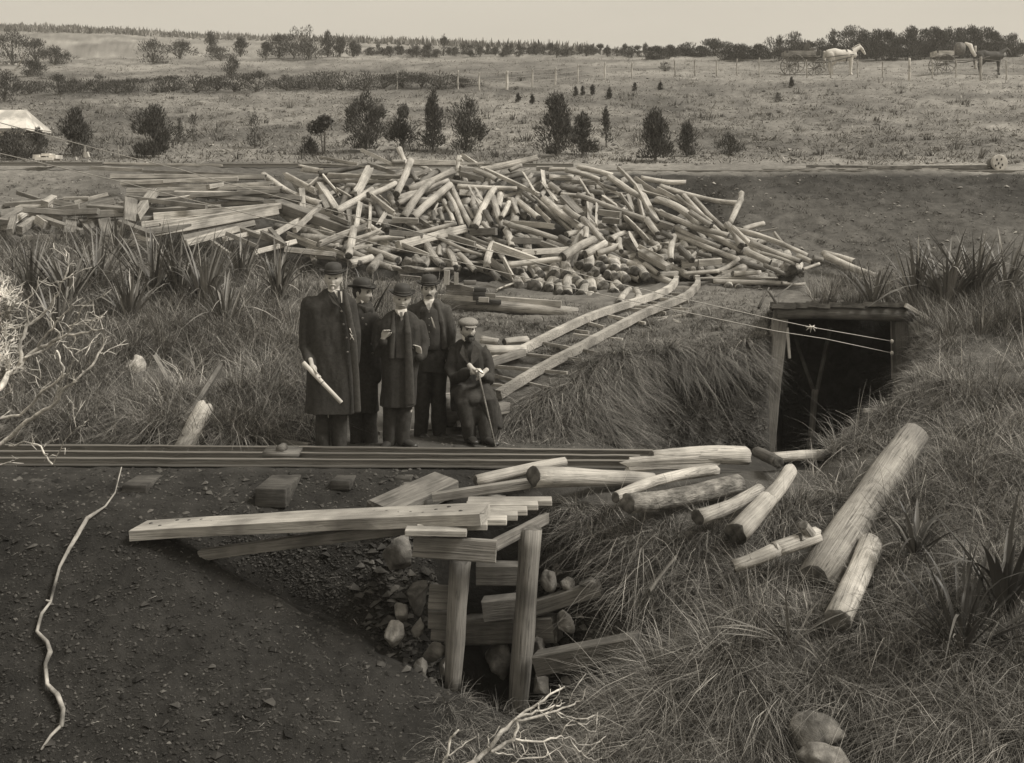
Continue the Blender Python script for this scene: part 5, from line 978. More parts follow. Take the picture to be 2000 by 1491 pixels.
solid('wall', [box(((xl+xe)/2-.1, hY-.72, (ze+zb)/2-.06), (xe-xl-.35, .06, ze-zb-.06)), box(((xl+xe)/2-.1, hY+.72, (ze+zb)/2-.06), (xe-xl-.35, .06, ze-zb-.06)), box((xe-.3, hY, (ze+zb)/2-.06), (.06, 1.38, ze-zb-.06))], M_dark, t, smooth=False)
solid('eave_rail', [box(((xl+xe)/2, hY-.93, ze-.03), (xe-xl, .05, .08))], M_mid, t, smooth=False)
for k in range(5): solid('canvas_flap', [box((xe-.22-k*.62-random.uniform(0, .1), hY-.9, ze-.10), (random.uniform(.25, .45), .03, .16))], M_canvas, t, smooth=False)
tag(solid('white_board_stack', [box((0, 0, 0), (.42, .5, .07)), box((-.2, 0, .05), (.16, .4, .1)), box((.18, 0, .05), (.16, .4, .09)), box((0, 0, .1), (.2, .3, .06))], M_canvas, None, smooth=False), 'low pale bolted timber frame on the ledge at far left', 'frame').location = P(94, 311, 25.9)
lg('marker_post', 165, 308, 25.9, 166, 284, 25.9, 3.5, 3, 'b', M_wood, 'thin stake beside the small pale board on the ledge at left', 'stake'); lg('leaning_board', 172, 308, 25.8, 168, 298, 25.8, 7, 7, 'b', M_canvas, 'small pale board leaning at the foot of the thin stake', 'board')
lg('marker_post', 232, 308, 25.9, 230, 284, 25.9, 2.5, 2, 'b', M_wood, 'thin stake on the ledge right of the round bush', 'stake')
lg('tree_stump', 40, 126, None, 52, 103, 60, 3, 2, 'r', M_pale, 'bare bleached branch against the dark scrub at upper left', 'branch')

# fence along the ridge
FPX = [(775, 158, 175), (860, 158, 172), (895, 150, 175), (938, 153, 180), (990, 145, 176), (1038, 140, 171), (1084, 135, 168), (1128, 131, 160), (1180, 128, 156), (1235, 126, 154), (1318, 122, 150), (1358, 118, 149), (1400, 117, 149), (1441, 115, 149), (1483, 113, 151), (1533, 118, 144), (1576, 117, 153), (1622, 118, 153), (1675, 118, 152), (1724, 120, 152), (1775, 114, 158), (1820, 117, 153), (1867, 115, 152), (1916, 111, 158), (1965, 118, 157), (2010, 118, 158), (2060, 118, 159)]
fb = [G(x, y) for x, _, y in FPX]; t = empty('wire_fence', fb[10], 'post and wire fence running along the grassy ridge', 'fence'); tops = []
for (x, y0, y1), b in zip(FPX, fb):
    h = max(.9, (y1-y0)*b.y/FP); tp = b+Vector((random.uniform(-.05, .05), 0, h)); tops.append(tp); w = .13 if x in (990, 1775, 1916) else .075
    add_log('post', b-Vector((0, 0, .25)), tp, w*1.1, w, 'r', M_pale if x % 2 else M_wood, parent=t)
for f in (.92, .62, .35): solid('wire', [tube([b.lerp(tp, f) for b, tp in zip(fb, tops)], .008, 5, ref=(0, 0, 1))], M_wire, t)
for x, y0, y1 in ((1609, 100, 132), (1905, 90, 116)):
    b = G(x, y1); b.y = 70; b.z = zat((x-1000)*70/FP, 70); b.x = (x-1000)*70/FP; add_log('tall_post', b, P(x, y0, 70), .16, .14, 'r', M_pale, label='tall pale post behind the %s' % ('white horse' if x < 1700 else 'two-wheeled cart'), cat='post')
# ------------------------------------------------------------ grass, flax, scrub, dead branches
def blades(base, az, tilt, L, Wd, droop, tone, lev=3):
    """vectorised tapering blades; base (n,3)"""
    n = len(base); out = np.stack([np.cos(az), np.sin(az), np.zeros(n)], 1); up = np.array([0, 0, 1.0])
    d = out*np.sin(tilt)[:, None]+up*np.cos(tilt)[:, None]
    sa = az+np.pi/2+rng.uniform(-.9, .9, n); sd_ = np.stack([np.cos(sa), np.sin(sa), np.zeros(n)], 1)
    V = []; ts = np.linspace(0, 1, lev+1)
    for t in ts:
        c = base+d*(L*t)[:, None]+out*(droop*L*t*t*.55)[:, None]-up*(droop*L*t*t*.75)[:, None]
        w = (Wd*.5*(1-t*.92))[:, None]; V.append(c-sd_*w); V.append(c+sd_*w)
    V = np.stack(V, 1).reshape(-1, 3); k = 2*(lev+1); o = (np.arange(n)*k)[:, None]
    F = np.concatenate([o+np.array([[2*i, 2*i+1, 2*i+3, 2*i+2]]) for i in range(lev)])
    tn = np.repeat(tone, k)
    return V.astype(np.float32), F, tn
def inpoly(x, y, poly):
    r = np.zeros(len(x), bool); n = len(poly)
    for i in range(n):
        x1, y1 = poly[i]; x2, y2 = poly[(i+1) % n]
        c = ((y1 > y) != (y2 > y)) & (x < (x2-x1)*(y-y1)/((y2-y1)+1e-9)+x1); r ^= c
    return r
EXC = [(1590, 1150, 1785, 850, 40), (1636, 1225, 1702, 1060, 32), (1425, 1112, 1605, 1060, 24), (1430, 1058, 1546, 930, 28), (1360, 1016, 1486, 965, 20), (1225, 1000, 1440, 965, 26), (1590, 1440, 1625, 1575, 78), (268, 742, 268, 730, 16), (303, 765, 335, 700, 14), (335, 880, 432, 720, 16), (1060, 1310, 1250, 1275, 26), (1050, 1200, 1170, 1165, 20), (0, 862, 330, 872, 12)]
def excluded(x, y):
    for x1, y1, x2, y2, r_ in EXC:
        dx, dy = x2-x1, y2-y1; t = max(0, min(1, ((x-x1)*dx+(y-y1)*dy)/(dx*dx+dy*dy+1e-6)))
        if (x-x1-t*dx)**2+(y-y1-t*dy)**2 < r_*r_: return True
    return False
def grass(name, label, poly, nclump, nb, Lr, Wd, spread, tr, dr, tone, tvar=.35, crad=.06, downhill=.6, lev=3, ymax=200, ymin=0, tvarb=.42, patch=0):
    ph_ = random.random()*50
    xs = np.array([p[0] for p in poly]); ys = np.array([p[1] for p in poly])
    X = rng.uniform(xs.min(), xs.max(), nclump*6); Yp = rng.uniform(ys.min(), ys.max(), nclump*6); k = inpoly(X, Yp, poly); X, Yp = X[k][:nclump], Yp[k][:nclump]
    B, A, T, LL, DD, TO = [], [], [], [], [], []
    for x, y in zip(X, Yp):
        if y > 640 and excluded(x, y): continue
        p, n = G(x, y, full=True)
        if p is None or p.y > ymax or p.y < ymin: continue
        if patch and fbm(np.array([[p.x*1.1+ph_, p.y*1.1, 0]]), 2)[0] < -patch: continue
        m = max(2, int(nb*random.uniform(.5, 1.5))); s = random.uniform(.45, 1.45)
        az = rng.uniform(0, 2*np.pi, m); dh = math.atan2(n.y, n.x); st = min(1, math.hypot(n.x, n.y)*1.4)*downhill
        la = random.uniform(0, 6.283); az = az+st*np.sin(dh-az)*1.0+.45*np.sin(la-az)
        # lean of the whole clump
        rad = crad*s*np.sqrt(rng.random(m)); B.append(np.array(p)+np.stack([np.cos(az)*rad, np.sin(az)*rad, np.full(m, -.015)], 1))
        A.append(az); T.append(rng.uniform(tr[0], tr[1], m)*spread); LL.append(rng.uniform(Lr[0], Lr[1], m)*s); dd_ = rng.uniform(dr[0], dr[1], m); dd_[rng.random(m) < .12] *= 1.9; DD.append(dd_)
        ct = tone*random.uniform(1-tvar, 1+tvar); TO.append(ct*np.exp(rng.normal(0, tvarb, m)))
    B, A, T, LL, DD, TO = map(np.concatenate, (B, A, T, LL, DD, TO))
    V, F, tn = blades(B, A, T, LL, Wd*rng.uniform(.6, 1.3, len(B)), DD, np.clip(TO, .02, .55), lev)
    o = mesh_np(name, V, F, [M_blade], smooth=True, tone=tn); tag(o, label, 'grass', kind='stuff'); return o
grass('tussock_grass', 'long drooping tussock grass over the right bank', [(1100, 990), (1230, 1000), (1330, 1010), (1480, 960), (1560, 930), (1610, 890), (1650, 835), (1720, 850), (1830, 800), (1880, 660), (2150, 590), (2150, 1560), (1120, 1560), (1180, 1440), (1150, 1380), (1250, 1310), (1275, 1200), (1190, 1110)],
      1250, 80, (.18, .48), .0055, 1.0, (.05, 1.25), (.2, 1.2), .16, .55, .10, tvarb=.6, patch=.35, downhill=.25)
grass('rough_grass', 'short matted grass and dead stalks between the right tussocks', [(1100, 990), (1330, 1010), (1480, 960), (1560, 930), (1650, 880), (1720, 850), (1830, 800), (1880, 660), (2150, 590), (2150, 1560), (1120, 1560), (1180, 1440), (1250, 1310), (1275, 1200), (1190, 1110)], 3600, 20, (.06, .26), .006, 1.0, (.1, 1.5), (0, 1.0), .13, .5, .10, tvarb=.6, downhill=.1)
grass('tussock_grass', 'sparse grass on the earth face right of the culvert', [(1075, 985), (1500, 960), (1420, 1200), (1280, 1200), (1180, 1100), (1065, 1080)], 300, 30, (.08, .26), .0045, 1.0, (.2, 1.3), (.4, 1.3), .16, .4, .05)
grass('tussock_grass', 'rough grass slope at left behind the tramway', [(-150, 500), (120, 470), (330, 470), (540, 505), (640, 560), (900, 570), (900, 640), (760, 640), (640, 850), (560, 868), (-150, 850)],
      2300, 78, (.22, .58), .008, 1.0, (.05, .85), (.2, 1.15), .18, .55, .12, tvarb=.55, patch=.5, downhill=.4)
grass('tussock_grass', 'grass overhanging the cutting beside the wooden track', [(1000, 800), (1130, 722), (1230, 676), (1330, 668), (1470, 660), (1470, 715), (1400, 735), (1280, 740), (1200, 800), (1190, 868), (960, 868), (975, 810)],
      560, 56, (.12, .36), .0075, 1.0, (.2, 1.35), (.5, 1.5), .15, .5, .09, tvarb=.5, patch=.5)
grass('short_grass', 'short thick turf on the bank right of the tunnel mouth', [(1600, 895), (1650, 832), (1700, 792), (1752, 748), (1785, 690), (1800, 610), (1890, 620), (1850, 800), (1740, 870)], 700, 46, (.05, .20), .006, 1.0, (.1, 1.2), (.3, 1.2), .17, .45, .08)
grass('short_grass', 'short turf at the left corner of the tunnel mouth', [(1440, 655), (1500, 655), (1508, 740), (1440, 720)], 90, 40, (.05, .18), .006, 1.0, (.2, 1.2), (.6, 1.3), .17, .4, .07)
grass('tussock_grass', 'sparse grass low on the cutting wall', [(1150, 740), (1490, 730), (1490, 880), (1150, 880)], 420, 24, (.06, .18), .007, 1.0, (.3, 1.3), (.6, 1.4), .12, .35, .06)
grass('short_grass', 'short trodden grass on the terrace below the log heap', [(600, 520), (900, 560), (1200, 600), (1320, 570), (1520, 560), (1520, 660), (1300, 670), (1100, 720), (960, 640), (700, 620)], 2200, 16, (.05, .15), .009, 1.0, (.2, 1.2), (.2, .9), .16, .35, .08)
grass('tall_grass', 'tall pale upright grass on and behind the tunnel roof', [(1580, 585), (1590, 560), (1700, 545), (1800, 560), (2150, 540), (2150, 640), (1800, 660), (1772, 612), (1600, 597)], 420, 34, (.22, .5), .009, .8, (.02, .7), (.05, .6), .17, .4, .08)
grass('hillside_grass', 'dry rough grass tufts over the hillside pasture', [(-200, 115), (600, 112), (1300, 112), (2200, 112), (2200, 322), (-200, 318)], 9500, 12, (.08, .24), .03, 1.0, (.4, 1.35), (.2, .9), .215, .45, .3, lev=2, tvarb=.3)
grass('hillside_grass', 'dark rushes scattered over the hillside', [(-200, 150), (2200, 150), (2200, 320), (-200, 318)], 260, 24, (.15, .38), .022, 1.0, (.05, .7), (.1, .4), .10, .4, .16, lev=2)
grass('bank_weeds', 'thin weeds on the bare earth bank', [(-200, 340), (560, 340), (560, 480), (-200, 480)], 500, 12, (.05, .16), .012, 1.0, (.2, 1.2), (.3, .9), .14, .4, .1)
grass('bank_weeds', 'thin weeds on the bare earth bank under the upper tramway', [(1200, 340), (2200, 340), (2200, 560), (1560, 560)], 1300, 10, (.04, .13), .012, 1.0, (.3, 1.2), (.3, .9), .12, .45, .1)
grass('spoil_straw', 'stray straws and twigs on the dark spoil', [(-100, 930), (700, 930), (860, 1300), (1000, 1400), (1050, 1491), (-100, 1491)], 260, 2, (.04, .14), .005, 1.0, (1.2, 1.55), (0, .1), .22, .5, .04)
grass('pit_grass', 'withered grass at the foot of the culvert posts', [(860, 1330), (1000, 1385), (1180, 1400), (1150, 1500), (850, 1500)], 160, 22, (.06, .22), .005, 1.0, (.4, 1.4), (.2, 1.2), .15, .5, .06)
grass('dry_strands', 'long bleached dry stalks among the right tussocks', [(1130, 1010), (1480, 970), (1650, 850), (1800, 700), (2100, 620), (2100, 1500), (1150, 1480), (1200, 1150)], 950, 5, (.2, .6), .006, 1.0, (.2, 1.5), (0, 1.0), .30, .35, .05, downhill=.1)
grass('dry_strands', 'long bleached dry stalks on the left grass slope', [(-100, 520), (560, 520), (640, 640), (590, 850), (-100, 850)], 620, 7, (.35, .75), .009, 1.0, (.1, 1.2), (.2, 1.1), .34, .3, .05)
def tuft(px, py, nb, L, label, tone=.2, tilt=(.05, .5), Wd=.008, crad=.09, drp=(.05, .4)):
    p = G(px, py); m = nb; az = rng.uniform(0, 2*np.pi, m); r = crad*np.sqrt(rng.random(m)); B = np.stack([np.cos(az)*r, np.sin(az)*r, np.full(m, -.02)], 1)
    V, F, tn = blades(B, az, rng.uniform(*tilt, m), L*rng.uniform(.5, 1.1, m), Wd*rng.uniform(.6, 1.3, m), rng.uniform(*drp, m), np.clip(tone*np.exp(rng.normal(0, .35, m)), .02, .5), 3)
    tag(mesh_np('grass_tussock', V, F, [M_blade], tone=tn, loc=p), label, 'tussock')
tuft(470, 868, 240, .42, 'big drooping tussock beside the pale post end', .19, (.3, 1.0), .007, .14, (.5, 1.2)); tuft(1340, 1075, 260, .40, 'dense tussock below the pale knobbly log', .13, (.2, 1.1), .006, .12, (.2, .9)); tuft(1010, 850, 160, .2, 'low tussock right of the cane tip', .17, (.3, 1.2), .007, .12)
grass('rough_grass', 'rough grass carrying on past the right edge of the picture', [(2140, 560), (2900, 520), (2900, 1500), (2140, 1560)], 1100, 40, (.12, .4), .008, 1.0, (.1, 1.3), (.2, 1.1), .15, .5, .12)
grass('rough_grass', 'rough grass carrying on past the left edge of the picture', [(-900, 480), (-140, 480), (-140, 868), (-900, 868)], 700, 40, (.15, .45), .009, 1.0, (.1, 1.0), (.2, 1.1), .16, .5, .12)
# loose stones on the spoil
def chips(name, label, poly, n, smin, smax, tone, lift=0.0, ymax=99):
    xs = [p[0] for p in poly]; ys = [p[1] for p in poly]; X = rng.uniform(min(xs), max(xs), n*4); Yp = rng.uniform(min(ys), max(ys), n*4); k = inpoly(X, Yp, poly); X, Yp = X[k][:n], Yp[k][:n]
    C = np.array([tuple(G(x, y)) for x, y in zip(X, Yp)]); m = len(C); s = smin*(smax/smin)**(rng.random(m)**2.2)
    O = np.array([[1, 0, 0], [-1, 0, 0], [0, 1, 0], [0, -1, 0], [0, 0, 1], [0, 0, -1.]]); O = np.repeat(O[None], m, 0)*rng.uniform(.5, 1.2, (m, 6, 1)); O[:, :, 2] *= .55
    a = rng.uniform(0, 6.28, m); b = rng.uniform(-.5, .5, m); ca, sa = np.cos(a)[:, None], np.sin(a)[:, None]
    x, y, z = O[:, :, 0]*ca-O[:, :, 1]*sa, O[:, :, 0]*sa+O[:, :, 1]*ca, O[:, :, 2]; z = z+x*np.tan(b)[:, None]
    V = (np.stack([x, y, z], 2)*s[:, None, None]+C[:, None]+np.array([0, 0, lift])).reshape(-1, 3)
    T = np.array([[0, 2, 4], [2, 1, 4], [1, 3, 4], [3, 0, 4], [2, 0, 5], [1, 2, 5], [3, 1, 5], [0, 3, 5]]); F = ((np.arange(m)*6)[:, None, None]+T[None]).reshape(-1, 3)
    tag(mesh_np(name, V, F, [M_chip], smooth=False, tone=np.repeat(np.clip(tone*np.exp(rng.normal(0, .4, m)), .015, .5), 6)), label, 'stones', kind='stuff')
chips('spoil_stones', 'loose shale chips over the dark spoil slope', [(-150, 905), (1150, 905), (1000, 985), (760, 1010), (620, 1080), (860, 1320), (1010, 1395), (1020, 1600), (-150, 1600)], 30000, .004, .024, .044)
chips('spoil_clods', 'dark clods and slabby shale on the spoil slope', [(-150, 930), (700, 930), (700, 1250), (860, 1330), (1010, 1395), (1020, 1600), (-150, 1600)], 420, .02, .06, .036)
chips('cutting_clods', 'earth clods and stones in the cutting wall', [(1140, 735), (1495, 725), (1495, 885), (1140, 885)], 1500, .01, .06, .085)
chips('spoil_stones', 'bigger flat stones on the track bed', [(-100, 915), (900, 915), (740, 985), (280, 1015), (-100, 1010)], 420, .015, .05, .062)
chips('culvert_rubble', 'broken stones packed in the earth left of the culvert', [(690, 1075), (850, 1020), (862, 1335), (820, 1330), (740, 1270), (690, 1180)], 420, .02, .08, .06)
chips('culvert_rubble', 'broken stones in the earth right of the culvert', [(1050, 1100), (1190, 1110), (1200, 1300), (1060, 1390)], 320, .02, .08, .09)
chips('hollow_chips', 'shale chips on the steep side of the hollow', [(420, 1060), (850, 1020), (860, 1330)], 6000, .005, .025, .036)
chips('path_gravel', 'gravel and dirt on the ground where the men stand', [(560, 850), (1150, 850), (1180, 900), (560, 900)], 1500, .006, .025, .09)
chips('bank_stones', 'stones scattered over the earth bank', [(1250, 345), (2150, 345), (2150, 545), (1600, 545)], 900, .015, .07, .16); chips('bank_stones', 'clods on the left earth bank', [(-100, 345), (560, 345), (400, 420), (-100, 420)], 400, .02, .06, .15)
chips('hill_clods', 'clods and tufts of bare earth over the hillside', [(-200, 130), (2200, 130), (2200, 325), (-200, 325)], 1600, .05, .16, .13)

grass('far_scrub', 'far-off scrub along the hill skyline', [(-250, 44), (0, 46), (230, 54), (400, 66), (650, 74), (900, 82), (1150, 96), (1150, 104), (900, 92), (650, 84), (400, 78), (230, 68), (0, 62), (-250, 60)], 1500, 7, (.35, 1.15), .5, .6, (0, .7), (0, .3), .12, .35, 1.5, lev=2, ymax=700, ymin=95, downhill=0)
# flax: stiff folded sword leaves
def flax(px, py, n, L, label, W=.042, tone=.10, sp=.45, lift=0, Y=None):
    p = G(px, py) if Y is None else P(px, py, Y); V, F, T = [], [], []; o = 0; sp *= random.uniform(.9, 1.7) if sp < .6 else 1
    for i in range(n):
        az = random.uniform(0, 6.283); a = random.random()**.7*sp; l = L*random.uniform(.6, 1.1); w = W*random.uniform(.7, 1.2)*.5; dp = random.uniform(0, .35) if random.random() < .72 else random.uniform(.7, 1.6)
        out = np.array([math.cos(az), math.sin(az), 0]); s_ = np.array([-math.sin(az), math.cos(az), 0]); up = np.array([0, 0, 1.]); b = out*.06*random.random(); m = 7; kt = tone*math.exp(random.gauss(0, .35))
        for k in range(m+1):
            t = k/m; c = b+(out*math.sin(a)+up*math.cos(a))*l*t+out*dp*l*t**3*.5-up*dp*l*t**3*.45; ww = w*(min(1, .55+t*1.6) if t < .35 else 1-((t-.35)/.65)**1.6)+.001
            nrm = up*math.sin(a)-out*math.cos(a); V += [c-s_*ww+nrm*ww*.5, c, c+s_*ww+nrm*ww*.5]; T += [kt*1.0]*3
            if k < m:
                q = o+3*k; F += [[q, q+1, q+4, q+3], [q+1, q+2, q+5, q+4]]
        o += 3*(m+1)
    ob = mesh_np('flax_plant', np.array(V), np.array(F), [M_flax], tone=np.clip(T, .03, .4), loc=p+Vector((0, 0, -.03+lift))); tag(ob, label, 'flax', 'flax plants'); return ob
M_flax = mat('flax_leaf', 1, .5, .2, 6, (1, 1, .3), 0, tone=True, spec=.4)
for a in [(60, 585, 26, 1.0, 'tall flax left of the plank tangle, behind the dead branches'), (135, 600, 30, 1.0, 'flax clump in front of the low plank tangle'), (190, 575, 30, 1.05, 'flax clump between the two plank stacks'), (255, 640, 26, 1.0, 'flax in the left grass above the pale sacking'), (300, 590, 34, 1.15, 'big flax in front of the plank stack, left part'), (352, 590, 34, 1.15, 'big flax in front of the plank stack, middle part'), (402, 610, 34, 1.1, 'big spreading flax in front of the plank stack, right part'), (470, 560, 22, .85, 'flax below the right end of the planks'), (545, 590, 28, .9, 'flax left of the first man\'s shoulder'), (440, 640, 20, .8, 'small flax in the middle of the left grass slope'), (110, 680, 20, .9, 'drooping flax behind the dead branches'), (230, 510, 24, .8, 'flax at the foot of the planks, left side'),
          (1705, 597, 12, .75, 'thin dark flax at the back of the tunnel roof'), (1790, 600, 26, .85, 'flax spreading right of the tunnel roof'), (1850, 600, 36, 1.0, 'big flax right of the tunnel'), (1905, 590, 40, 1.0, 'largest flax above the right bank'), (1965, 580, 30, .9, 'flax at the right edge above the bank')]:
    flax(a[0], a[1], int(a[2]*1.6), a[3]*1.12, a[4], tone=.15)
flax(716, 640, 11, .95, 'few dark flax leaves rising between the first two men', W=.035, tone=.06, sp=.45); 
flax(1880, 1290, 40, .86, 'large flax low in the right foreground', W=.03, tone=.075, sp=.95, lift=.06); flax(1790, 1115, 20, .5, 'small flax in the tussocks beside the leaning logs', W=.035, tone=.08, sp=.9, lift=.15); flax(1960, 1230, 24, .9, 'dark flax at the right picture edge', W=.05, tone=.07, sp=.7, lift=.15); flax(1545, 1290, 14, .55, 'loose flax below the leaning logs', W=.022, tone=.12, sp=1.3, lift=.15)

# scrub bushes and trees, each with its own trunk and crown
def scrub(px, py, wpx, hpx, label, style='round', n=1500, tone=.075, dens=1.0, Y=None, group=None, sparse=False, cat='bush', trunk=.08):
    if Y is None: b = G(px, py)
    else: b = Vector(((px-1000)*Y/FP, Y, 0)); b.z = zat(b.x, Y)
    yy = b.y; w = wpx*yy/FP; top = P(px, py-hpx, yy).z; h = max(.35, top-b.z); t = empty('manuka_bush' if cat == 'bush' else 'scrub_tree', b, label, cat, group)
    nl = 18 if style != 'spire' else 10; pts, ax = [], []
    lob = []
    for i in range(nl):
        f = random.random()
        if style == 'round': z = trunk+(.95-trunk)*f; r = math.sin(math.pi*min(1, (z-.02)))**.6*.5
        elif style == 'cone': z = trunk+(.95-trunk)*f; r = (1-z)**.7*.5
        elif style == 'spire': z = .1+.85*f; r = (1-z*.85)*.42
        else: z = .35+.6*f; r = .45
        a = random.uniform(0, 6.28); rr_ = r*random.uniform(.2, .95); lob.append((math.cos(a)*rr_*w*1.0, math.sin(a)*rr_*w*1.0, z*h*.92, w*random.uniform(.09, .21)*(1.15-z*.5), h*random.uniform(.05, .12)))
    lob.append((0, 0, h*.88, w*.08, h*.09)); n = int(n*1.8)
    L = np.array(lob); k = rng.integers(0, len(L), n); g = rng.normal(0, 1, (n, 3)); g /= np.maximum(1, np.linalg.norm(g, axis=1)/1.6)[:, None]
    C = L[k, :3]+g*np.stack([L[k, 3], L[k, 3], L[k, 4]], 1)*1.15
    out = C.copy(); out[:, 2] = 0; out /= (w*.5)
    dr = out*.8+rng.normal(0, .35, (n, 3))+np.array([0, 0, 1.0]); dr /= np.linalg.norm(dr, axis=1)[:, None]
    sz = .034*(1+yy/80)*rng.uniform(.5, 1.6, n)*(h/2)**.3; s_ = np.cross(dr, rng.normal(0, 1, (n, 3))); s_ /= np.linalg.norm(s_, axis=1)[:, None]
    C[:, 2] = np.clip(C[:, 2], h*trunk*.6, None); V = np.stack([C-s_*(sz*.28)[:, None], C+s_*(sz*.28)[:, None], C+dr*(sz*2.0)[:, None]+s_*(sz*.1)[:, None]], 1).reshape(-1, 3)
    F = np.arange(3*n).reshape(-1, 3); tn = np.repeat(np.clip(tone*np.exp(rng.normal(0, .3, n)), .02, .3), 3)
    mesh_np('crown', V+np.array(b), F, [M_leaf], t, smooth=False, tone=tn)
    st = [tube([b+Vector((0, 0, -.1)), b+Vector((0, 0, h*.3)), b+Vector((lob[0][0]*.5, lob[0][1]*.5, h*.6))], [w*.035+.01, w*.025+.008, .008], 7)]
    for l in lob[1:7]: st.append(tube([b+Vector((0, 0, h*.08)), b+Vector((l[0]*.45, l[1]*.45, l[2]*.55)), b+Vector((l[0], l[1], l[2]))], [w*.02+.006, w*.014+.005, .005], 6))
    solid('trunk', st, M_dark, t)
HS = [(145, 308, 74, 92, 'cone', 2600, 'conical dark bush beside the thin stake at left'), (300, 308, 88, 96, 'round', 3400, 'dense round bush standing alone left of the plank stack'), (605, 302, 34, 56, 'spire', 900, 'narrow bush left of the thin round-headed tree'), (714, 296, 70, 112, 'round', 2600, 'tall leafy bush behind the log heap, leftmost of four'), (788, 292, 62, 84, 'cone', 1700, 'loose bush behind the heap, second of four from left'), (846, 298, 54, 116, 'spire', 1800, 'tall forked bush behind the heap, third of four'), (911, 298, 74, 104, 'round', 1900, 'irregular bush with arms to the right, fourth of four'),
      (1088, 306, 78, 120, 'cone', 2800, 'tall dark feathery bush right of the four'), (1138, 302, 62, 78, 'cone', 1800, 'lower bush merging with the tall feathery bush'), (1184, 288, 28, 76, 'spire', 500, 'thin sparse sapling right of the feathery bushes'), (1280, 314, 78, 98, 'cone', 2800, 'dark dense bush above the right end of the heap'), (1342, 306, 52, 66, 'cone', 1300, 'smaller bush right of the dark dense bush'), (1425, 304, 50, 42, 'round', 700, 'low ragged bush on the right hillside'), (452, 150, 30, 38, 'round', 700, 'small dark bush on the middle hillside'), (30, 312, 120, 56, 'round', 2200, 'dark hedge-like bush below the canvas hut'), (75, 300, 40, 50, 'cone', 900, 'dark bush at the right end of the hut'),
      (498, 290, 40, 66, 'spire', 260, 'bare thin sapling on the pasture left of centre'), (378, 278, 34, 56, 'spire', 200, 'bare spindly sapling right of the round bush'), (350, 276, 20, 44, 'spire', 150, 'tiny bare sapling close to the round bush'), (1300, 140, 26, 18, 'round', 300, 'low dark shrub on the upper pasture'), (1520, 200, 16, 18, 'cone', 200, 'small dark rush clump on the upper right pasture')]
for a in HS: scrub(a[0], a[1], a[2], a[3], a[6], a[4], a[5], group='bushes on the lower hillside')
b = G(634, 300); t = empty('scrub_tree', b, 'thin-stemmed tree with a small round head behind the heap', 'tree'); h = P(634, 230, b.y).z-b.z; k = b.y/FP
solid('trunk', [tube([b, b+Vector((.0, 0, h*.5)), b+Vector((0, 0, h*.85))], [.03, .022, .015], 8), tube([b+Vector((-.05, 0, 0)), b+Vector((-8*k, 0, h*.7)), b+Vector((-14*k, 0, h*.75))], [.02, .015, .01], 8)], M_dark, t)
C = rng.normal(0, 1, (900, 3))*np.array([6*k, 6*k, 5*k])+np.array([0, 0, h*.9]); C[:300] = rng.normal(0, 1, (300, 3))*np.array([5*k, 5*k, 7*k])+np.array([-14*k, 0, h*.72]); s_ = rng.normal(0, .03, (900, 3)); V = np.stack([C-s_, C+s_, C+rng.normal(0, .05, (900, 3))], 1).reshape(-1, 3)
mesh_np('crown', V+np.array(b), np.arange(2700).reshape(-1, 3), [M_leaf], t, smooth=False, tone=np.full(2700, .07))
# the dark band of scrub across the middle hillside
for i in range(22):
    px = 70+i*40+random.uniform(-12, 12); py = 183-i*.5+random.uniform(-3, 3)
    scrub(px, py, random.uniform(66, 92), random.uniform(24, 38)*(1 if i < 21 else .7), f'dark low bush in the scrub band across the hillside', 'round', 900, .07, group='scrub band across the hillside')
for a in [(25, 128, 80, 66), (70, 122, 60, 44), (108, 128, 60, 36), (10, 200, 70, 60), (60, 150, 50, 30)]: scrub(*a, 'dark ragged scrub tree at the upper left corner', 'round', 1300, .07, group='scrub at the upper left', cat='tree')
for a in [(300, 126, 62, 48), (352, 116, 52, 40), (412, 104, 28, 40), (470, 112, 40, 38), (432, 120, 60, 26), (545, 114, 46, 44), (575, 116, 60, 60), (604, 118, 56, 64), (640, 112, 34, 50), (664, 112, 34, 38), (520, 118, 40, 34), (690, 112, 30, 30)]: scrub(*a, 'bushy scrub tree on the left ridge', 'cone' if a[2] < 45 else 'round', 1100, .085, group='scrub trees on the left ridge', cat='tree')
for i in range(58):
    px = 705+i*9.9+random.uniform(-6, 6); hh = random.uniform(13, 26)+(20 if abs(px-868) < 9 else 0)
    scrub(px, 111, random.uniform(18, 34), hh, 'small spiky scrub tree on the middle skyline', 'spire' if i % 2 else 'cone', 420, .085, Y=random.uniform(80, 92), group='scrub trees on the middle skyline', cat='tree')
RT = [(1282, 92, 34), (1308, 90, 36), (1340, 86, 36), (1370, 92, 34), (1398, 78, 44), (1425, 86, 34), (1452, 88, 36), (1480, 88, 34), (1505, 76, 30), (1522, 72, 26), (1552, 66, 56), (1578, 82, 40), (1602, 78, 40), (1628, 60, 22), (1660, 54, 52), (1688, 62, 44), (1712, 60, 44), (1738, 62, 40), (1760, 74, 34), (1784, 56, 34), (1806, 60, 36), (1828, 56, 36), (1852, 56, 38), (1876, 58, 38), (1900, 54, 38), (1922, 56, 40), (1942, 64, 34), (1978, 68, 40), (2010, 84, 40), (2045, 80, 44), (1700, 84, 50), (1860, 84, 60), (1800, 86, 50), (1916, 84, 60), (1640, 92, 40), (1560, 92, 50)]
for px, tp, w in RT: scrub(px, 116, w*1.45, 116-tp, 'dark dense scrub tree in the row along the right skyline', 'spire' if w < 28 else 'round', 2200 if w > 30 else 900, .06, Y=random.uniform(76, 86), group='tree row on the right skyline', cat='tree', trunk=.02)
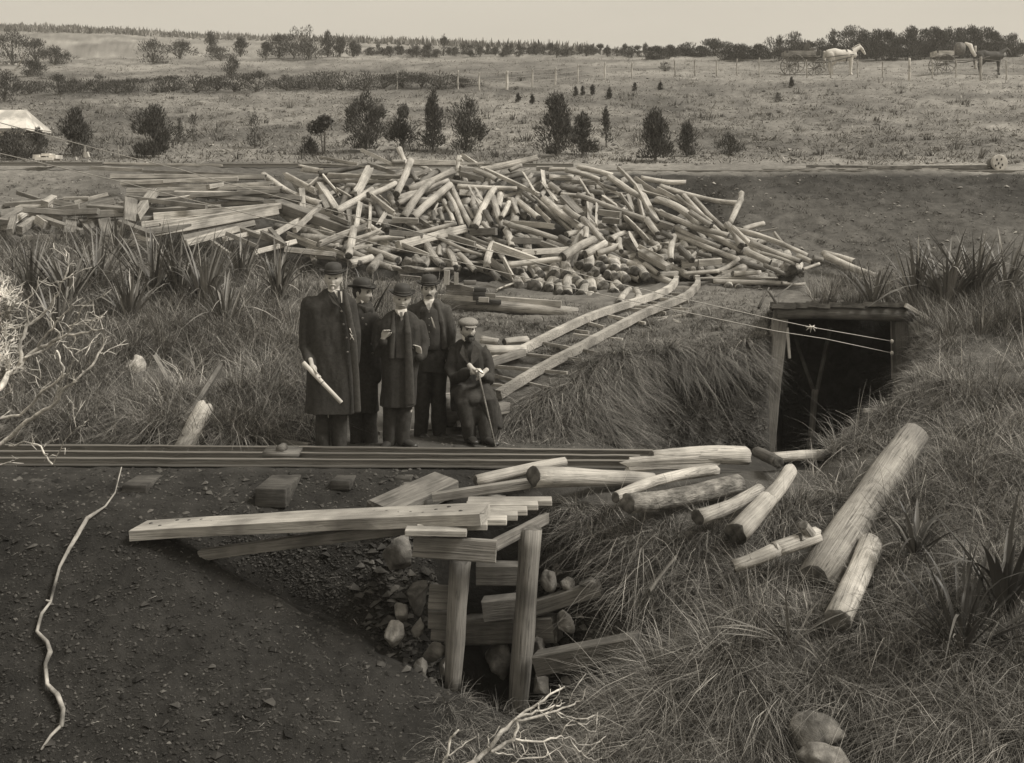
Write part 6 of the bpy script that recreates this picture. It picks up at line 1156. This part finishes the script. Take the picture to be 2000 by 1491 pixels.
for i in range(26):
    px = random.uniform(-60, 1150); Y = random.uniform(180, 260)
    b = G(px, np.interp(px, [0, 230, 400, 650, 900, 1150], [54, 62, 72, 79, 87, 100])); 
    if b.y < 120: continue
    scrub(px, 0, random.uniform(8, 22), 0, 'distant small tree on the far skyline', 'round', 160, .1, Y=b.y, group='distant trees on the far skyline', cat='tree') if False else None
for a in [(1124, 188, 10, 18), (1138, 187, 9, 17), (1157, 186, 10, 18), (1190, 194, 14, 22), (1012, 200, 14, 16), (1040, 204, 12, 12), (1546, 172, 12, 20), (1240, 178, 8, 10), (1290, 176, 10, 10)]: scrub(*a, 'small dark upright rush clump on the pasture', 'cone', 420, .06, group='rush clumps on the pasture', cat='rushes')

# bleached dead branches
def branches(name, origin, s, lst, label, Yf, m, twigs=0, cat='branch', wk=1.25):
    parts = []; first = None
    for Wd, Wt, dp, *c in lst:
        q = []
        for i in range(0, len(c), 2):
            x, y = origin[0]+c[i]*s, origin[1]+c[i+1]*s; q.append(P(x, y, Yf(x, y)+dp*i/len(c)))
        # subdivide with slight kinks
        r = []; wv = []
        for i, (a, b) in enumerate(zip(q[:-1], q[1:])):
            for k in range(3): r.append(a.lerp(b, k/3)+(Vector((random.gauss(0, .0045), random.gauss(0, .008), random.gauss(0, .0045))) if (i or k) else Vector()))
        r.append(q[-1]); n = len(r); wv = [wk*(Wd+(Wt-Wd)*(k/(n-1))**.8)*s*q[0].y/FP*.5*random.uniform(.85, 1.2) for k in range(n)]
        parts.append(tube(r, wv, 8)); first = first or r[0]
        for _ in range(int(twigs*len(c)/4)):
            k = random.randrange(1, n); a = r[k]; L = random.uniform(.04, .16); d = (r[k]-r[k-1]).normalized()+Vector((random.gauss(0, .7), random.gauss(0, .6), random.gauss(.1, .7))); d.normalize(); mid_ = a+d*L*.5; e = mid_+(d+Vector((random.gauss(0, .5), random.gauss(0, .4), random.gauss(0, .5)))).normalized()*L*.5
            parts.append(tube([a, mid_, e], [min(wv[k]*.6, .006), .0035, .002], 5))
            if random.random() < .6: e2 = mid_+(d+Vector((random.gauss(0, .8), random.gauss(0, .4), random.gauss(0, .8)))).normalized()*L*.45; parts.append(tube([mid_, e2], [.003, .0018], 5))
    V, F = join(parts); o = mesh_np(name, V-np.array(first), F, [m], loc=first); tag(o, label, cat); return o
LB = [(36, 9, .1, -60, 990, 0, 930, 50, 850, 130, 780, 230, 690, 330, 640, 430, 600, 560, 580, 650, 560), (22, 6, .2, 130, 770, 130, 640, 170, 540, 260, 480, 330, 400, 380, 310, 400, 250, 430, 200), (13, 6, -.1, 240, 670, 310, 580, 370, 500, 430, 440, 460, 405), (12, 7, .1, 160, 740, 270, 700, 340, 650, 420, 590), (7, 4, .1, 440, 540, 560, 520, 660, 470), (7, 4, 0, 430, 590, 485, 510, 520, 430, 590, 380, 600, 470), (6, 3, .1, 400, 250, 440, 235, 480, 210), (6, 3, 0, 430, 200, 425, 150, 400, 90, 340, 40), (5, 3, 0, 270, 260, 330, 280, 370, 300), (8, 4, 0, 180, 520, 170, 430, 180, 370, 230, 320, 245, 230), (6, 3, 0, 330, 550, 318, 470, 310, 440)]
LB2 = [(17, 9, .1, -40, 1140, 0, 1130, 120, 1110, 200, 1040, 270, 950, 370, 890, 410, 830, 385, 760, 360, 700), (28, 8, .1, -60, 1340, 0, 1300, 60, 1250, 170, 1140, 260, 1090, 350, 1040, 400, 940, 480, 890, 580, 790, 650, 680), (9, 5, 0, 340, 1030, 400, 870, 470, 760), (7, 5, 0, 400, 660, 450, 710, 495, 765), (8, 4, 0, 480, 720, 540, 680, 600, 640), (5, 4, 0, 630, 710, 660, 715, 690, 690), (9, 8, -.05, 60, 1300, 160, 1280, 240, 1290, 280, 1350, 330, 1415), (6, 4, 0, 290, 1290, 330, 1275, 370, 1255), (5, 3, 0, 340, 1410, 400, 1280, 480, 1190, 540, 1170), (4, 3, 0, 480, 1180, 470, 1050, 420, 980), (8, 6, 0, -20, 1430, 50, 1405, 90, 1395), (5, 3, 0, 0, 1000, 70, 960, 80, 910), (5, 4, 0, 160, 830, 260, 880, 230, 740)]
Yb = lambda x, y: 8.2+.25*math.sin(x*.02)+.0006*(y-700)
branches('dead_branch', (0, 470), .3085, LB, 'pale branching dead bough reaching in from the left edge, the upper one', Yb, M_twig, 2.8)
branches('dead_branch', (0, 470), .3085, LB2, 'pale dead bough reaching in low from the left edge over the rails', lambda x, y: 8.0+.2*math.cos(x*.02)+.0005*(y-700), M_twig, 1.8)
TH = []
for i in range(64):
    x, y = random.uniform(-90, 90), random.uniform(330, 900); a = random.uniform(-2.2, -.5); L = random.uniform(70, 170); c = [x, y]
    for k in range(3): a += random.gauss(0, .45); x += math.cos(a)*L/3; y += math.sin(a)*L/3; c += [x, y]
    TH.append((random.uniform(6, 13), 4, .1, *c))
branches('dead_branch', (0, 470), .3085, TH, 'thicket of thin bleached twigs at the left picture edge', lambda x, y: 8.6+.3*math.sin(y*.05), M_twig, 2.6)
FB = [(40, 9, .1, 330, 990, 420, 900, 600, 770, 700, 610, 820, 510, 930, 410, 1110, 290, 1280, 170, 1380, 115), (24, 6, 0, 640, 780, 860, 650, 900, 490, 1050, 430, 1300, 360, 1480, 280, 1570, 230, 1620, 110), (15, 8, .1, 900, 430, 1100, 370, 1290, 320, 1350, 290), (15, 6, -.1, 860, 650, 1100, 680, 1300, 640, 1440, 645, 1500, 690, 1620, 720, 1750, 680), (9, 4, 0, 1440, 650, 1520, 760, 1620, 830, 1700, 870, 1800, 860, 1910, 770), (9, 6, .1, 1310, 370, 1400, 420, 1550, 440, 1700, 420, 1760, 420), (7, 4, .1, 1300, 380, 1450, 460, 1600, 500, 1720, 440), (5, 4, 0, 1520, 490, 1620, 560, 1700, 570, 1740, 490), (9, 5, -.1, 650, 780, 800, 820, 960, 850, 1160, 840, 1350, 730), (8, 4, 0, 840, 900, 930, 850, 1010, 740, 980, 640), (6, 4, 0, 940, 840, 890, 740, 900, 680), (11, 5, 0, 600, 740, 602, 680, 600, 610), (5, 4, 0, 1210, 330, 1270, 250, 1330, 150), (8, 6, 0, 1110, 290, 1115, 330, 1120, 360), (7, 4, 0, 1420, 290, 1440, 240, 1460, 180), (5, 3, 0, 740, 740, 880, 770, 930, 690), (5, 3, 0, 1360, 650, 1400, 740, 1520, 770), (5, 3, 0, 1600, 810, 1650, 760, 1700, 720), (5, 3, 0, 910, 650, 950, 580, 1010, 520)]
branches('dead_branch', (840, 1320), .19, FB, 'bleached many-twigged dead branch at the bottom edge below the culvert', lambda x, y: 6.8+(x-960)*.0012, M_twig, .7, wk=1.75)
branches('dead_branch', (840, 1320), .19, [(22, 12, 0, 110, 960, 140, 900, 190, 800, 210, 650, 290, 560), (11, 5, .1, 200, 820, 330, 710, 475, 625), (5, 3, 0, 330, 710, 325, 670)], 'small forked bleached twig left of the larger dead branch', lambda x, y: 6.8, M_twig, .3, wk=1.5)
SN = [(238, 925, 4), (225, 975, 6), (205, 1000, 8), (170, 1025, 10), (150, 1060, 10), (135, 1085, 9), (118, 1120, 9), (105, 1160, 9), (98, 1190, 10), (80, 1212, 12), (72, 1245, 14), (92, 1268, 18), (98, 1285, 16), (90, 1310, 13), (92, 1350, 13), (110, 1370, 14), (122, 1400, 13), (122, 1432, 12)]
q = [G(x, y, .05) for x, y, w in SN]; b = q[-1]; w = [a[2]*p.y/FP*.30*random.uniform(.8, 1.3) for a, p in zip(SN, q)]
V, F = join([tube([p-b for p in q], w, 10), tube([q[-1]-b, G(100, 1450, .04)-b, G(80, 1470, .02)-b], [w[-1]*.8, .012, .006], 8), tube([q[8]-b, G(90, 1192, .07)-b], [.012, .006], 6)]); V = V*(1)+.010*np.stack([fbm(V*25, 2), fbm(V*25+7, 2), fbm(V*25+19, 2)], 1)
tag(mesh_np('snaking_branch', V, F, [M_snake], loc=b), 'long thin snaking bleached branch lying on the dark spoil at left', 'branch')
for i, (x1, y1, x2, y2, w, m, lab) in enumerate([(688, 1206, 699, 1222, 5, M_pale, 'small bright splinter of wood on the spoil slope'), (905, 1342, 938, 1336, 3, M_pale, 'pale splinter at the foot of the left culvert post'), (1470, 985, 1560, 990, 4, M_wood, 'thin twig among the tussocks by the knobbly log')]): lg('wood_splinter', x1, y1, None, x2, y2, None, w, w*.6, 's', m, lab, 'splinter')

# the air between us and the hill
V, F = box((0, 300, 20), (1400, 700, 60)); hz = mesh_np('haze', V, F, smooth=False)
V = None
hm_ = bpy.data.materials.new('haze_air'); hm_.use_nodes = True; hn = hm_.node_tree; hn.nodes.remove(hn.nodes['Principled BSDF'])
pv = hn.nodes.new('ShaderNodeVolumePrincipled'); pv.inputs['Color'].default_value = (.95, .91, .83, 1); pv.inputs['Density'].default_value = .0012; pv.inputs['Anisotropy'].default_value = .2
hn.links.new(pv.outputs[0], hn.nodes['Material Output'].inputs['Volume']); hz.data.materials.append(hm_); tag(hz, 'thin pale air over the hillside', 'haze', kind='stuff')

# ------------------------------------------------------------ labels: each thing its own words
def screen(o):
    v = o.location if o.type == 'EMPTY' or True else None; return 1000+FP*v.x/max(v.y, .1)
ORD = ['leftmost', 'second from left', 'third from left', 'fourth from left', 'fifth from left', 'sixth from left', 'seventh from left', 'eighth from left', 'ninth from left', 'tenth from left']
TN = {11: 'eleventh', 12: 'twelfth', 13: 'thirteenth', 14: 'fourteenth', 15: 'fifteenth', 16: 'sixteenth', 17: 'seventeenth', 18: 'eighteenth', 19: 'nineteenth', 20: 'twentieth'}
grp = {}
for o in sc.objects:
    if o.parent is None and 'label' in o and o.get('kind') is None: grp.setdefault(o['label'], []).append(o)
for l, os_ in grp.items():
    if len(os_) < 2: continue
    os_.sort(key=screen); n = len(os_)
    for i, o in enumerate(os_):
        if i < (n+1)//2: w = ORD[i] if i < 10 else f'{TN.get(i+1, str(i+1)+"th")} from left'
        else: j = n-1-i; w = (ORD[j] if j < 10 else f'{TN.get(j+1, str(j+1)+"th")} from left').replace('leftmost', 'rightmost').replace('from left', 'from right')
        s_ = f'{l}, {w}'.replace('  ', ' ')
        if len(s_.split()) > 16: s_ = s_.replace(' of heap', '').replace(' the ', ' ')
        o['label'] = ' '.join(s_.split()[:16]); 
        if 'group' not in o: o['group'] = l
for o in sc.objects:
    if 'label' in o: o['label'] = ' '.join(str(o['label']).split())
